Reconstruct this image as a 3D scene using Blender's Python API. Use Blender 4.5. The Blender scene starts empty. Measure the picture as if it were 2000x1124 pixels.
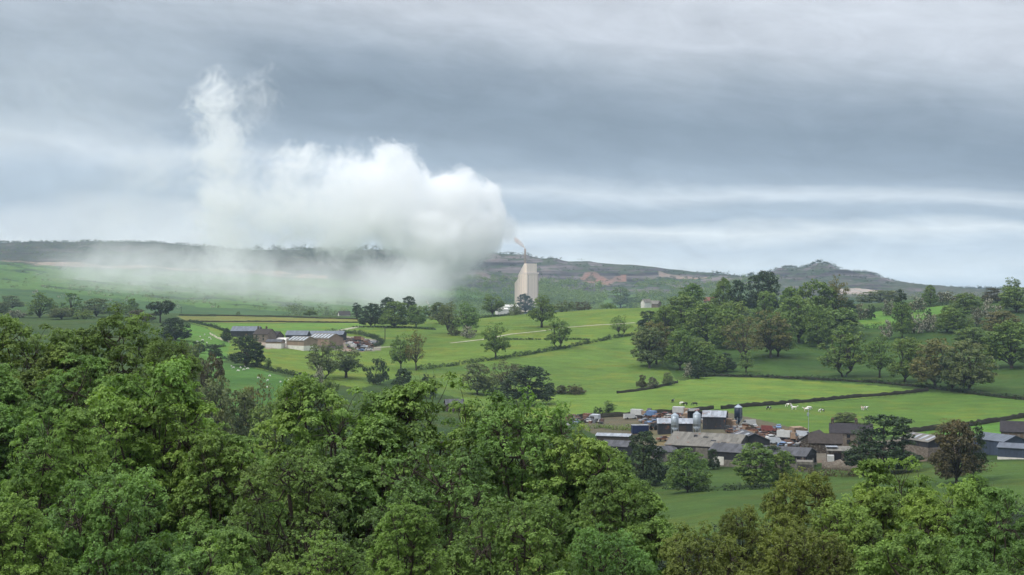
import bpy, bmesh, math, random
import numpy as np
from mathutils import Vector, Matrix, Euler
R_ = math.radians
scene = bpy.context.scene
COL = scene.collection
F = 2750.0      # focal length in photograph pixels (2000 wide)
HOR = 562.0     # pixel row of the level line of sight

# ---------------------------------------------------------------- camera
cam_d = bpy.data.cameras.new('camera'); cam = bpy.data.objects.new('camera', cam_d); COL.objects.link(cam)
cam.location = (0, 0, 0); cam.rotation_euler = (R_(90), 0, 0)
cam_d.sensor_width = 36.0; cam_d.lens = 36.0*F/2000.0
cam_d.clip_start = 0.5; cam_d.clip_end = 40000
scene.camera = cam

# ---------------------------------------------------------------- render settings
scene.view_settings.view_transform = 'Standard'
try: scene.view_settings.look = 'None'
except Exception: pass
scene.view_settings.gamma = 1.0
scene.view_settings.exposure = 0.12
cy = scene.cycles
cy.use_denoising = True
try: cy.denoiser = 'OPENIMAGEDENOISE'
except Exception: pass
cy.max_bounces = 13; cy.diffuse_bounces = 3; cy.glossy_bounces = 1
cy.transmission_bounces = 2; cy.transparent_max_bounces = 8; cy.volume_bounces = 12
cy.volume_step_rate = 1.0; cy.volume_max_steps = 200
cy.use_adaptive_sampling = True; cy.adaptive_threshold = 0.02
cy.caustics_reflective = False; cy.caustics_refractive = False
cy.use_light_tree = False
scene.render.use_persistent_data = False

SUN_EL, SUN_AZ = 48.0, 235.0    # degrees: elevation; compass-like azimuth from +Y clockwise (behind the camera, to the left)

# ---------------------------------------------------------------- node helpers
class NT:
    def __init__(s, nt): s.nt = nt
    def n(s, t, **kw):
        nd = s.nt.nodes.new(t)
        for k, v in kw.items(): setattr(nd, k, v)
        return nd
    def l(s, a, b): s.nt.links.new(a, b)
    def _set(s, sock, v):
        if hasattr(v, 'is_linked') or hasattr(v, 'links'): s.l(v, sock)
        else: sock.default_value = v
    def m(s, op, a, b=0.0, c=None, clamp=False):
        nd = s.n('ShaderNodeMath', operation=op); nd.use_clamp = clamp
        s._set(nd.inputs[0], a); s._set(nd.inputs[1], b)
        if c is not None: s._set(nd.inputs[2], c)
        return nd.outputs[0]
    def mix(s, fac, a, b, blend='MIX'):
        nd = s.n('ShaderNodeMix', data_type='RGBA', blend_type=blend)
        s._set(nd.inputs[0], fac)
        for i, v in ((6, a), (7, b)):
            if isinstance(v, (tuple, list)): v = tuple(v)[:3] + (1,)
            s._set(nd.inputs[i], v)
        return nd.outputs[2]
    def smooth(s, v, lo, hi, a=0.0, b=1.0):
        nd = s.n('ShaderNodeMapRange', interpolation_type='SMOOTHSTEP')
        s._set(nd.inputs[0], v)
        for i, x in ((1, lo), (2, hi), (3, a), (4, b)): s._set(nd.inputs[i], x)
        return nd.outputs[0]
    def noise(s, vec, scale, detail=3.0, rough=0.55, dist=0.0, out=0):
        nd = s.n('ShaderNodeTexNoise'); s._set(nd.inputs['Vector'], vec)
        nd.inputs['Scale'].default_value = scale; nd.inputs['Detail'].default_value = detail
        nd.inputs['Roughness'].default_value = rough; nd.inputs['Distortion'].default_value = dist
        return nd.outputs[out]
    def comb(s, x, y, z):
        nd = s.n('ShaderNodeCombineXYZ')
        for i, v in enumerate((x, y, z)): s._set(nd.inputs[i], v)
        return nd.outputs[0]
    def sep(s, v):
        nd = s.n('ShaderNodeSeparateXYZ'); s.l(v, nd.inputs[0]); return nd.outputs
    def curve(s, v, pts):
        nd = s.n('ShaderNodeFloatCurve'); c = nd.mapping.curves[0]
        pts = sorted(pts)
        c.points[0].location = pts[0]; c.points[1].location = pts[-1]
        for p in pts[1:-1]: c.points.new(*p)
        nd.mapping.update(); s._set(nd.inputs[1], v)
        return nd.outputs[0]
    def ramp(s, v, stops, interp='LINEAR'):
        nd = s.n('ShaderNodeValToRGB'); r = nd.color_ramp; r.interpolation = interp
        while len(r.elements) > 1: r.elements.remove(r.elements[-1])
        r.elements[0].position = stops[0][0]; r.elements[0].color = tuple(stops[0][1])[:3] + (1,)
        for p, c in stops[1:]:
            e = r.elements.new(p); e.color = tuple(c)[:3] + (1,)
        s._set(nd.inputs[0], v)
        return nd.outputs[0]

def lin(r, g, b):
    f = lambda c: (c/255/12.92) if c/255 <= 0.04045 else ((c/255+0.055)/1.055)**2.4
    return (f(r), f(g), f(b))

# ---------------------------------------------------------------- sky: overcast with streaked cloud
world = bpy.data.worlds.new('World'); scene.world = world; world.use_nodes = True
world.node_tree.nodes.clear()
W = NT(world.node_tree)
tc = W.n('ShaderNodeTexCoord'); x, y, z = W.sep(tc.outputs['Generated'])
az = W.m('ARCTAN2', x, y)
hyp = W.m('SQRT', W.m('ADD', W.m('MULTIPLY', x, x), W.m('MULTIPLY', y, y)))
v = W.m('DIVIDE', z, W.m('MAXIMUM', hyp, 0.02))
vt = W.m('ADD', v, W.m('MULTIPLY', az, W.smooth(v, 0.03, 0.10, 0.025, 0.105)))
n1 = W.m('SUBTRACT', W.noise(W.comb(W.m('MULTIPLY', az, 8.0), W.m('MULTIPLY', vt, 34.0), 2.3), 1.0, 6.0, 0.6, 0.8), 0.5)
n2 = W.m('SUBTRACT', W.noise(W.comb(W.m('MULTIPLY', az, 4.0), W.m('MULTIPLY', vt, 12.0), 7.1), 1.3, 4.0, 0.5, 0.6), 0.5)
n3 = W.m('SUBTRACT', W.noise(W.comb(W.m('MULTIPLY', az, 22.0), W.m('MULTIPLY', vt, 80.0), 4.4), 1.0, 5.0, 0.6, 0.5), 0.5)
vw = W.m('ADD', vt, W.m('ADD', W.m('MULTIPLY', n2, 0.040), W.m('MULTIPLY', n1, 0.020)))
right_ = W.ramp(W.m('MULTIPLY', vw, 2.0), [(v_*2, lin(*c_)) for v_, c_ in [(0, (214, 230, 240)), (.018, (232, 242, 246)), (.031, (206, 219, 229)), (.043, (238, 245, 247)), (.054, (172, 187, 200)), (.064, (174, 188, 200)), (.074, (214, 222, 228)),
    (.086, (156, 169, 181)), (.102, (131, 143, 155)), (.130, (122, 134, 146)), (.150, (139, 150, 162)), (.168, (174, 182, 191)), (.188, (203, 208, 216)), (.235, (212, 216, 223)), (.42, (216, 221, 230))]])
left_ = W.ramp(W.m('MULTIPLY', W.m('ADD', W.m('ADD', v, -0.004), W.m('ADD', W.m('MULTIPLY', n2, 0.040), W.m('MULTIPLY', n1, 0.020))), 2.0), [(v_*2, lin(*c_)) for v_, c_ in [(0, (216, 226, 231)), (.028, (232, 238, 238)), (.048, (214, 222, 226)), (.058, (180, 193, 203)), (.072, (186, 198, 208)), (.088, (214, 221, 226)),
    (.099, (192, 201, 208)), (.118, (160, 171, 181)), (.160, (164, 174, 184)), (.19, (182, 190, 199)), (.22, (200, 205, 214)), (.42, (216, 221, 230))]])
skyc = W.mix(W.smooth(W.m('ADD', az, W.m('MULTIPLY', n2, 0.25)), -0.27, -0.13), left_, right_)
n4 = W.m('SUBTRACT', W.noise(W.comb(W.m('MULTIPLY', az, 15.0), W.m('MULTIPLY', vt, 30.0), 9.7), 1.0, 6.0, 0.6, 1.0), 0.5)
streak = W.m('ADD', 1.0, W.m('ADD', W.m('MULTIPLY', n4, 0.48), W.m('ADD', W.m('MULTIPLY', n1, 0.34), W.m('MULTIPLY', n3, 0.24))))
sc = W.n('ShaderNodeVectorMath', operation='SCALE'); W.l(skyc, sc.inputs[0]); W.l(streak, sc.inputs[3])
# blue opening low on the right
blue = W.m('MULTIPLY', W.smooth(az, 0.02, 0.30), W.m('MULTIPLY', W.smooth(v, 0.055, 0.012), W.smooth(n1, -0.25, 0.2, 1.0, 0.45)))
skyc = W.mix(W.m('MULTIPLY', blue, 0.5), sc.outputs[0], lin(186, 208, 224))
top = W.smooth(v, 0.28, 1.4, 1.0, 2.4)
sc2 = W.n('ShaderNodeVectorMath', operation='SCALE'); W.l(skyc, sc2.inputs[0]); W.l(W.m('MULTIPLY', top, 10.0), sc2.inputs[3])
sky = W.n('ShaderNodeTexSky', sky_type='NISHITA'); sky.sun_disc = False
sky.sun_elevation = R_(SUN_EL); sky.sun_rotation = R_(SUN_AZ)
fin = W.mix(0.94, sky.outputs[0], sc2.outputs[0])
bg = W.n('ShaderNodeBackground'); W.l(fin, bg.inputs[0]); bg.inputs[1].default_value = 0.1
wo = W.n('ShaderNodeOutputWorld'); W.l(bg.outputs[0], wo.inputs[0])
world.cycles.sampling_method = 'MANUAL'; world.cycles.sample_map_resolution = 256

# ---------------------------------------------------------------- sun (through thin cloud: soft)
sd = bpy.data.lights.new('sun', 'SUN'); sd.energy = 2.1; sd.angle = R_(10); sd.color = (1.0, 0.95, 0.87)
sun = bpy.data.objects.new('sun', sd); COL.objects.link(sun)
sdir = Vector((math.sin(R_(SUN_AZ))*math.cos(R_(SUN_EL)), math.cos(R_(SUN_AZ))*math.cos(R_(SUN_EL)), math.sin(R_(SUN_EL))))
sun.rotation_euler = (-sdir).to_track_quat('-Z', 'Y').to_euler()

# ---------------------------------------------------------------- object helpers
def tag(o, label=None, cat=None, group=None, kind=None):
    if label: o['label'] = label
    if cat: o['category'] = cat
    if group: o['group'] = group
    if kind: o['kind'] = kind
    return o
def empty(name, loc=(0, 0, 0), rz=0.0, scale=(1, 1, 1)):
    o = bpy.data.objects.new(name, None); COL.objects.link(o)
    o.location = loc; o.rotation_euler = (0, 0, rz); o.scale = scale; o.empty_display_size = 0.5
    return o
def link(name, me, parent=None, mat=None):
    o = bpy.data.objects.new(name, me); COL.objects.link(o)
    if parent is not None: o.parent = parent
    if mat is not None:
        if len(me.materials) == 0: me.materials.append(mat)
        if me.materials[0] is not mat:
            o.material_slots[0].link = 'OBJECT'; o.material_slots[0].material = mat
    return o
def np_mesh(name, co, quads=None, tris=None, smooth=False):
    """mesh from numpy arrays"""
    me = bpy.data.meshes.new(name)
    co = np.asarray(co, np.float32)
    parts = []; sizes = []
    if quads is not None and len(quads): parts.append(np.asarray(quads, np.int32).ravel()); sizes.append(np.full(len(quads), 4, np.int32))
    if tris is not None and len(tris): parts.append(np.asarray(tris, np.int32).ravel()); sizes.append(np.full(len(tris), 3, np.int32))
    loops = np.concatenate(parts); sz = np.concatenate(sizes)
    me.vertices.add(len(co)); me.vertices.foreach_set('co', co.ravel())
    me.loops.add(len(loops)); me.loops.foreach_set('vertex_index', loops)
    me.polygons.add(len(sz)); me.polygons.foreach_set('loop_start', np.concatenate([[0], np.cumsum(sz)[:-1]]).astype(np.int32))
    if smooth: me.polygons.foreach_set('use_smooth', np.ones(len(sz), bool))
    me.update(calc_edges=True)
    return me
# ---------------------------------------------------------------- the lie of the land
# height (m, eye level = 0) by bearing column (photo column at that bearing) and distance
DST = [8, 25, 50, 80, 120, 200, 300, 400, 500, 620, 720, 800, 900, 1000, 1100, 1250, 1500, 1900, 2400, 3000, 3600, 4200, 6000, 20000]
LAND = {
 0:    [-5, -10, -16, -21, -26, -32, -34, -33, -31, -28, -26.5, -25, -24, -21.5, -20, -18.5, -14, 3, 30, 60, 115, 110, 80, 0],
 200:  [-5, -10, -16, -21, -26, -34, -38, -38, -35, -30.5, -28, -25.5, -22.3, -20.5, -19.5, -20, -20, -12, 10, 48, 117, 112, 80, 0],
 400:  [-5, -10, -17, -22, -28, -38, -44, -47, -44.5, -39.5, -35, -31.5, -28, -24.5, -21.8, -24, -34, -24, 0, 40, 104, 100, 80, 0],
 600:  [-5, -10.5, -18, -24, -30, -40, -47, -50, -46.5, -41, -38.4, -35.6, -31.2, -26.3, -22.8, -25, -40, -32, -12, 30, 96, 95, 80, 0],
 800:  [-5, -11, -19, -26, -32, -42, -50, -53, -50, -46, -42.5, -38, -31.3, -26.2, -23.5, -29, -50, -50, -30, 15, 97, 95, 70, 0],
 1000: [-5, -11, -20, -27, -33, -43, -51.5, -54.5, -52, -48.5, -42.3, -36.2, -29.3, -23.8, -21.7, -27, -50, -58, -45, 5, 85, 80, 60, 0],
 1200: [-5, -12, -20.5, -27, -33, -43, -50, -53.5, -49.5, -48, -43.5, -38, -28.8, -19.5, -16.6, -22, -45, -56, -45, -8, 60, 60, 50, 0],
 1400: [-6, -13, -21, -27, -32, -38.5, -46, -50.8, -47.4, -46.7, -45.2, -39, -29, -20.5, -15.5, -20, -40, -50, -28, 0, 32, 38, 20, 0],
 1500: [-6, -13, -21, -27, -32, -38, -46, -50.3, -47.9, -47.2, -45.4, -39, -29, -19, -14.5, -19, -42, -50, -25, 12, 40, 42, 20, 0],
 1600: [-6, -13, -21, -27, -32, -37, -45.5, -50, -48.2, -47.8, -45.8, -40, -29.5, -18.5, -13.5, -18, -44, -50, -20, 20, 62, 50, 20, 0],
 1800: [-6, -13, -21, -27, -31.5, -36, -43, -48, -48, -47.9, -43.5, -35.5, -26.5, -18, -11.5, -10, -20, -30, -25, 0, 8, 0, 0, 0],
 2000: [-6, -13, -21, -27, -31, -35, -41.5, -46.3, -47, -46, -38.3, -29.5, -18.5, -10.5, -6, -7, -20, -30, -20, -10, -3, 0, 0, 0],
}
SKYL = [(-300, 478), (-100, 476), (0, 475), (80, 474), (150, 476), (165, 473), (250, 473), (330, 477), (430, 484), (450, 488), (490, 490), (560, 489), (650, 487), (740, 489), (860, 491), (990, 497),
        (1035, 499), (1060, 505), (1085, 504), (1105, 512), (1150, 512), (1250, 520), (1350, 531), (1400, 535), (1450, 542), (1485, 538), (1515, 527), (1540, 523), (1575, 521), (1590, 515), (1605, 512),
        (1618, 515), (1630, 523), (1665, 529), (1710, 537), (1745, 552), (1780, 558), (1830, 564), (1900, 566), (2000, 566), (2300, 566)]
U = np.arange(-300, 2301, 10.0)
cols = sorted(LAND)
def pchip(xk, yk, xq):
    xk = np.asarray(xk, float); yk = np.asarray(yk, float); h = np.diff(xk); d = np.diff(yk)/h
    m = np.zeros_like(yk); m[0] = d[0]; m[-1] = d[-1]
    s = d[:-1]*d[1:] > 0
    w1 = 2*h[1:]+h[:-1]; w2 = h[1:]+2*h[:-1]
    with np.errstate(divide='ignore', invalid='ignore'):
        mm = (w1+w2)/(w1/d[:-1]+w2/d[1:])
    m[1:-1] = np.where(s, mm, 0)
    i = np.clip(np.searchsorted(xk, xq)-1, 0, len(h)-1); t = np.clip((xq-xk[i])/h[i], 0, 1)
    return ((2*t**3-3*t**2+1)*yk[i]+(t**3-2*t**2+t)*h[i]*m[i]+(-2*t**3+3*t**2)*yk[i+1]+(t**3-t**2)*h[i]*m[i+1])
def cosmooth(xk, yk, xq):   # smooth interpolation across columns (linear, then blurred)
    y = np.interp(xq, xk, yk); k = np.hanning(17); k /= k.sum()
    return np.convolve(np.pad(y, 8, mode='edge'), k, mode='valid')
LG = np.array([cosmooth(cols, [LAND[c][k] for c in cols], U) for k in range(len(DST))])
i36 = DST.index(3600)
LG[i36] = (HOR-np.interp(U, [s[0] for s in SKYL], [s[1] for s in SKYL]))/F*3600
LG[i36+1] = LG[i36]*0.9-4
LOGD = np.linspace(math.log(8), math.log(20000), 700)
LGF = np.array([pchip(np.log(DST), LG[:, j], LOGD) for j in range(len(U))]).T      # (700, nU)
# quarry benches on the far hillside
DD = np.exp(LOGD)[:, None]; UU = U[None, :]
q = np.clip((DD-2850)/200, 0, 1)*np.clip((3650-DD)/60, 0, 1)
qm = q*np.clip((UU-860)/80, 0, 1)*np.clip((1760-UU)/60, 0, 1)
st_ = 17.0; zq = LGF+3*np.sin(UU*0.021+1)+2*np.sin(UU*0.057); fr = zq/st_-np.floor(zq/st_)
bench = (np.floor(zq/st_)+np.clip((fr-0.55)/0.3, 0, 1))*st_-3*np.sin(UU*0.021+1)-2*np.sin(UU*0.057)
LGF = LGF*(1-qm*0.75)+bench*qm*0.75
rs = np.random.RandomState(5)
WV = [(rs.uniform(0, 6.28), lam, amp, rs.uniform(0, 6.28)) for lam, amp in
      [(320, 1.2), (210, .9), (140, .7), (90, .45), (60, .3), (41, .2), (27, .14), (19, .1), (13, .06)] for _ in range(2)]
def rough(x, y):
    r = 0
    for a, lam, amp, ph in WV:
        k = 2*math.pi/lam
        r = r+amp*np.sin(k*(x*math.cos(a)+y*math.sin(a))+ph+0.9*np.sin(k*0.37*(x*math.sin(a)-y*math.cos(a))))
    return r
def h(x, y):
    x = np.asarray(x, float); y = np.asarray(y, float)
    r = np.hypot(x, y); th = np.arctan2(x, y); thc = np.clip(th, -0.4414, 0.4414)
    u = 1000+F*np.tan(thc); D = np.clip(r*np.cos(thc), 8.001, 19990)
    fi = (np.log(D)-LOGD[0])/(LOGD[1]-LOGD[0]); i = np.clip(fi.astype(int), 0, 698); a = fi-i
    fj = (u-U[0])/10.0; j = np.clip(fj.astype(int), 0, len(U)-2); b = fj-j
    zz = (LGF[i, j]*(1-a)+LGF[i+1, j]*a)*(1-b)+(LGF[i, j+1]*(1-a)+LGF[i+1, j+1]*a)*b
    amp = np.interp(D, [0, 60, 300, 1200, 2500, 3300, 3600, 20000], [0.0, 0.2, 0.10, 0.16, 2.0, 3.0, 0.9, 3.0])
    return zz+rough(x, y)*amp*0.6
_Dm = np.exp(np.linspace(math.log(15), math.log(6000), 6000))
def pix(px, py):
    """ground point seen at a photo pixel"""
    xx = (px-1000)/F*_Dm; zl = (HOR-py)/F*_Dm; zh = h(xx, _Dm)
    k = np.argmax(zl <= zh)
    if k == 0: print('NO GROUND at', px, py); k = 4200
    d0 = zl[k-1]-zh[k-1]; d1 = zl[k]-zh[k]; t = d0/(d0-d1) if d0 != d1 else 0
    D = _Dm[k-1]+(_Dm[k]-_Dm[k-1])*min(max(t, 0), 1)
    x = (px-1000)/F*D
    return x, D, float(h(x, D))
def at(px, D, dz=0.0):
    x = (px-1000)/F*D
    return x, D, float(h(x, D))+dz
def poly_xy(pts): return np.array([pix(*p)[:2] for p in pts])
def inside(poly, x, y):
    c = np.zeros(x.shape, bool); n = len(poly)
    for i in range(n):
        x1, y1 = poly[i]; x2, y2 = poly[(i+1) % n]
        if y1 == y2: continue
        t = ((y1 > y) != (y2 > y)) & (x < (x2-x1)*(y-y1)/(y2-y1)+x1)
        c ^= t
    return c

# ground mesh: one fan-shaped sheet all round the viewpoint
th1 = np.concatenate([np.radians(np.arange(-180, -30, 3.0)), np.radians(np.arange(-30, -22, 0.5)), np.linspace(R_(-22), R_(22), 720), np.radians(np.arange(22.5, 30, 0.5)), np.radians(np.arange(30, 177.1, 3.0))])
rr = np.concatenate([[3, 6, 10, 15, 20, 30, 40, 60, 80, 110, 150, 200], np.exp(np.linspace(math.log(215), math.log(1250), 300)), np.exp(np.linspace(math.log(1260), math.log(2700), 70)), np.linspace(2712, 3700, 130), np.exp(np.linspace(math.log(3750), math.log(5600), 24))])
TH, RR = np.meshgrid(th1, rr); GX = RR*np.sin(TH); GY = RR*np.cos(TH); GZ = h(GX, GY)
GZ[0] = -5.0
nr, nc = GX.shape
idx = np.arange(nr*nc).reshape(nr, nc); nx_ = np.roll(idx, -1, axis=1)
qd = np.stack([idx[:-1], nx_[:-1], nx_[1:], idx[1:]], -1).reshape(-1, 4)[:, ::-1]
g_me = np_mesh('ground', np.stack([GX, GY, GZ], -1).reshape(-1, 3), quads=qd, smooth=True)
# what grows where (colours of the land, plus cloud shade painted on the right slope)
C_ = np.zeros((nr, nc, 3)); K_ = np.zeros((nr, nc))
C_[:] = (0.042, 0.074, 0.018)                      # rough grass
gu = 1000+F*np.tan(np.clip(TH, -0.45, 0.45)); gd = RR*np.cos(np.clip(TH, -0.45, 0.45))
vis = (np.abs(TH) < 0.45)
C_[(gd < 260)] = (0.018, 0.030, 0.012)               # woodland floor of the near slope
valley = (gd > 1180) & (gd < 1850); C_[valley] = (0.05, 0.10, 0.03)
farf = (gd >= 1850) & (gd < 2900); C_[farf] = (0.080, 0.150, 0.038)
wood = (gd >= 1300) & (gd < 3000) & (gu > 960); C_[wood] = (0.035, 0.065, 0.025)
hill = (gd >= 2850); C_[hill] = (0.060, 0.075, 0.045)
hillr = (gd >= 2500) & (gu > 1500); C_[hillr] = (0.075, 0.085, 0.06)
far_moor = (gd > 3000) & (gu < 900); C_[far_moor] = (0.052, 0.058, 0.042)
beyond = gd > 3800; C_[beyond] = (0.05, 0.065, 0.045)
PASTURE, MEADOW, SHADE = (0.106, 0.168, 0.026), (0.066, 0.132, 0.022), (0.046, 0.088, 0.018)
FIELDS = [
 (PASTURE, [(365, 629), (700, 631), (1000, 615.5), (1130, 607), (1300, 598), (1300, 640), (1240, 660), (1085, 682), (965, 706), (800, 728), (700, 760), (500, 720), (440, 690), (405, 640)]),
 ((0.098, 0.185, 0.032), [(365, 629), (700, 631), (720, 640), (600, 655), (450, 650), (395, 634)]),
 ((0.16, 0.17, 0.045), [(345, 617.5), (480, 618.5), (700, 624), (700, 630), (365, 628)]),
 ((0.092, 0.154, 0.028), [(800, 727), (965, 706), (1085, 682), (1235, 656), (1290, 700), (1330, 745), (1200, 770), (1100, 772), (900, 778), (800, 760)]),
 ((0.112, 0.184, 0.032), [(900, 778), (1100, 772), (1200, 769), (1330, 745), (1380, 736), (1560, 740), (1815, 763), (1410, 799), (1300, 808), (1100, 820), (900, 830)]),
 ((0.084, 0.150, 0.026), [(1410, 799), (1815, 766), (2100, 785), (2100, 812), (1850, 840), (1620, 870), (1450, 830), (1380, 815)]),
 ((0.085, 0.190, 0.030), [(1770, 850), (1850, 840), (2100, 808), (2100, 850), (1800, 870)]),
 (SHADE, [(1290, 690), (1420, 640), (1680, 636), (1900, 640), (2100, 640), (2100, 780), (1800, 756), (1400, 733), (1320, 742)]),  # cloud shadow on the slope, put into the grass colour
 ((0.090, 0.185, 0.030), [(1665, 615), (1740, 603), (1850, 597), (1850, 612), (1750, 640), (1690, 641)]),
 ((0.09, 0.19, 0.03), [(1380, 596), (1480, 590), (1490, 600), (1390, 612)]),
 ((0.058, 0.102, 0.022), [(1200, 1100), (1290, 930), (1560, 920), (1700, 915), (1960, 905), (2200, 905), (2200, 1100)]),
 ((0.066, 0.115, 0.024), [(1900, 905), (2200, 905), (2200, 1000), (1930, 990)]),
 ((0.060, 0.130, 0.026), [(395, 705), (470, 712), (560, 738), (640, 750), (560, 840), (400, 800)]),
 ((0.080, 0.170, 0.030), [(365, 632), (400, 640), (450, 672), (440, 705), (390, 705), (340, 670)]),
]
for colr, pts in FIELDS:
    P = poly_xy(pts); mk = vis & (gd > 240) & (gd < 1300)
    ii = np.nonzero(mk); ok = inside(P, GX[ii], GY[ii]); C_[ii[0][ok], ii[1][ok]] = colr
for colr, pts in [((0.105, 0.095, 0.060), [(1130, 815), (1240, 812), (1330, 806), (1420, 806), (1600, 850), (1580, 872), (1400, 880), (1200, 865), (1140, 840)]),
                  ((0.14, 0.135, 0.075), [(1270, 842), (1345, 838), (1330, 880), (1275, 880)]),
                  ((0.125, 0.110, 0.085), [(1560, 858), (1640, 870), (1840, 850), (1950, 860), (1850, 900), (1580, 905)]),
                  ((0.22, 0.20, 0.16), [(505, 668), (560, 660), (660, 655), (745, 665), (745, 685), (690, 688), (600, 680), (520, 682)])]:
    P = poly_xy(pts); ii = np.nonzero(vis & (gd > 240) & (gd < 1300)); ok = inside(P, GX[ii], GY[ii]); C_[ii[0][ok], ii[1][ok]] = colr
# far side: green hill pastures left, quarry soil strips, pale rock
fl = (gd > 1850) & (gd < 2900) & (gu < 960)
strip = (gd > 2880) & (gd < 3010) & (gu < 640); C_[strip] = (0.26, 0.20, 0.15)
wob = 22*np.sin(gu*0.11)+16*np.sin(gu*0.047+1)+9*np.sin(gu*0.31)
soil = (gd > 3165+wob) & (gd < 3235+wob*0.6+np.clip((1200-gu), 0, 40)) & (gu > 1140+8*np.sin(gd*.05)) & (gu < 1224); C_[soil] = (0.19, 0.125, 0.10)
soil2 = (gd > 3290) & (gd < 3350) & (gu > 1285) & (gu < 1380); C_[soil2] = (0.24, 0.19, 0.15)
gr = (gd > 2000) & (gd < 3000) & (gu > 1180) & (gu < 1242); C_[gr] = (0.085, 0.16, 0.045)
pale = (gd > 2560) & (gd < 2700) & (gu > 1640) & (gu < 1715); C_[pale] = (0.33, 0.29, 0.25)
wd2 = (gd > 2300) & (gd < 3250) & (gu > 1240) & (gu < 1500); C_[wd2] = (0.045, 0.080, 0.03)
K_[(gd > 2780) & (gd < 3650) & (gu > 860)] = 1.0     # quarry rock shows on steep ground
K_[(gd > 2780) & (gd < 3650) & (gu <= 860)] = 0.45
K_[soil] = 0.1; K_[soil2] = 0.2; K_[strip] = 0.1
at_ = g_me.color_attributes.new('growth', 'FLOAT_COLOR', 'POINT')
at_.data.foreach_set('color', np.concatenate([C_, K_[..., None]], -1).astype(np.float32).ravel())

gm = bpy.data.materials.new('ground'); gm.use_nodes = True; gm.node_tree.nodes.clear(); G = NT(gm.node_tree)
geo = G.n('ShaderNodeNewGeometry'); pos = geo.outputs['Position']
att = G.n('ShaderNodeAttribute', attribute_name='growth')
nA = G.noise(pos, 0.012, 5, 0.6); nB = G.noise(pos, 0.11, 4, 0.6); nC = G.noise(pos, 0.9, 4, 0.7)
px_, py_, pz_ = G.sep(pos)
nS = G.noise(G.comb(G.m('MULTIPLY', px_, 0.05), G.m('MULTIPLY', py_, 0.25), 0.0), 1.0, 3, 0.5)
fac = G.m('ADD', G.m('ADD', G.m('MULTIPLY', G.m('SUBTRACT', nA, 0.5), 0.8), G.m('MULTIPLY', G.m('SUBTRACT', nB, 0.5), 0.8)), G.m('ADD', G.m('MULTIPLY', G.m('SUBTRACT', nC, 0.5), 0.75), G.m('MULTIPLY', G.m('SUBTRACT', nS, 0.5), 0.45)))
scl = G.n('ShaderNodeVectorMath', operation='SCALE'); G.l(att.outputs['Color'], scl.inputs[0]); G.l(G.m('ADD', 1.0, fac), scl.inputs[3])
dry = G.mix(G.smooth(G.noise(pos, 0.045, 5, 0.68), 0.46, 0.68, 0, 0.7), scl.outputs[0], G.mix(1.0, scl.outputs[0], (1.5, 1.05, 0.9), 'MULTIPLY'))
lush = G.mix(G.smooth(nA, 0.5, 0.35, 0, 0.5), dry, G.mix(1.0, dry, (0.72, 0.86, 0.95), 'MULTIPLY'))
# rock on steep faces of the far hills, scrub elsewhere
_, _, nz = G.sep(geo.outputs['Normal'])
rockn = G.noise(pos, 0.02, 5, 0.65); rockv = G.noise(G.comb(G.m('MULTIPLY', px_, 0.06), G.m('MULTIPLY', py_, 0.02), G.m('MULTIPLY', pz_, 0.02)), 1.0, 4, 0.6)
ledge = G.noise(G.comb(G.m('MULTIPLY', px_, 0.0035), G.m('MULTIPLY', py_, 0.001), G.m('MULTIPLY', pz_, 0.085)), 1.0, 5, 0.65)
rockc = G.mix(G.smooth(ledge, 0.38, 0.64), (0.026, 0.026, 0.030), (0.22, 0.185, 0.175))
rockc = G.mix(G.m('MULTIPLY', rockv, 0.5), rockc, (0.05, 0.045, 0.045))
rockc = G.mix(G.smooth(rockn, 0.55, 0.75, 0, 0.6), rockc, (0.14, 0.105, 0.085))
scrub = G.mix(G.smooth(rockn, 0.42, 0.60), lush, (0.035, 0.056, 0.026))
steep = G.m('ADD', G.smooth(nz, 0.985, 0.955), G.smooth(rockn, 0.5, 0.7, 0, 0.5), clamp=True)
far_c = G.mix(steep, scrub, rockc)
K = att.outputs['Alpha']
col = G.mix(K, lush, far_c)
# dark scrub and hedgerow blotches on the far slopes
blot = G.smooth(G.noise(pos, 0.0085, 6, 0.7), 0.56, 0.60)
farw = G.smooth(py_, 1750.0, 1900.0)
col = G.mix(G.m('MULTIPLY', G.m('MULTIPLY', blot, farw), 0.8), col, (0.030, 0.050, 0.024))
bs = G.n('ShaderNodeBsdfPrincipled'); G.l(col, bs.inputs['Base Color']); bs.inputs['Roughness'].default_value = 0.95
bs.inputs['Specular IOR Level'].default_value = 0.1
bmp = G.n('ShaderNodeBump'); bmp.inputs['Strength'].default_value = 0.9; bmp.inputs['Distance'].default_value = 0.8
G.l(G.m('ADD', G.noise(pos, 0.45, 5, 0.7), G.m('MULTIPLY', nB, 2.0)), bmp.inputs['Height']); G.l(bmp.outputs[0], bs.inputs['Normal'])
out = G.n('ShaderNodeOutputMaterial'); G.l(bs.outputs[0], out.inputs[0])
ground = link('ground', g_me, None, gm); tag(ground, 'rolling pasture land with fields valley and quarried hills', kind='structure')
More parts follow.
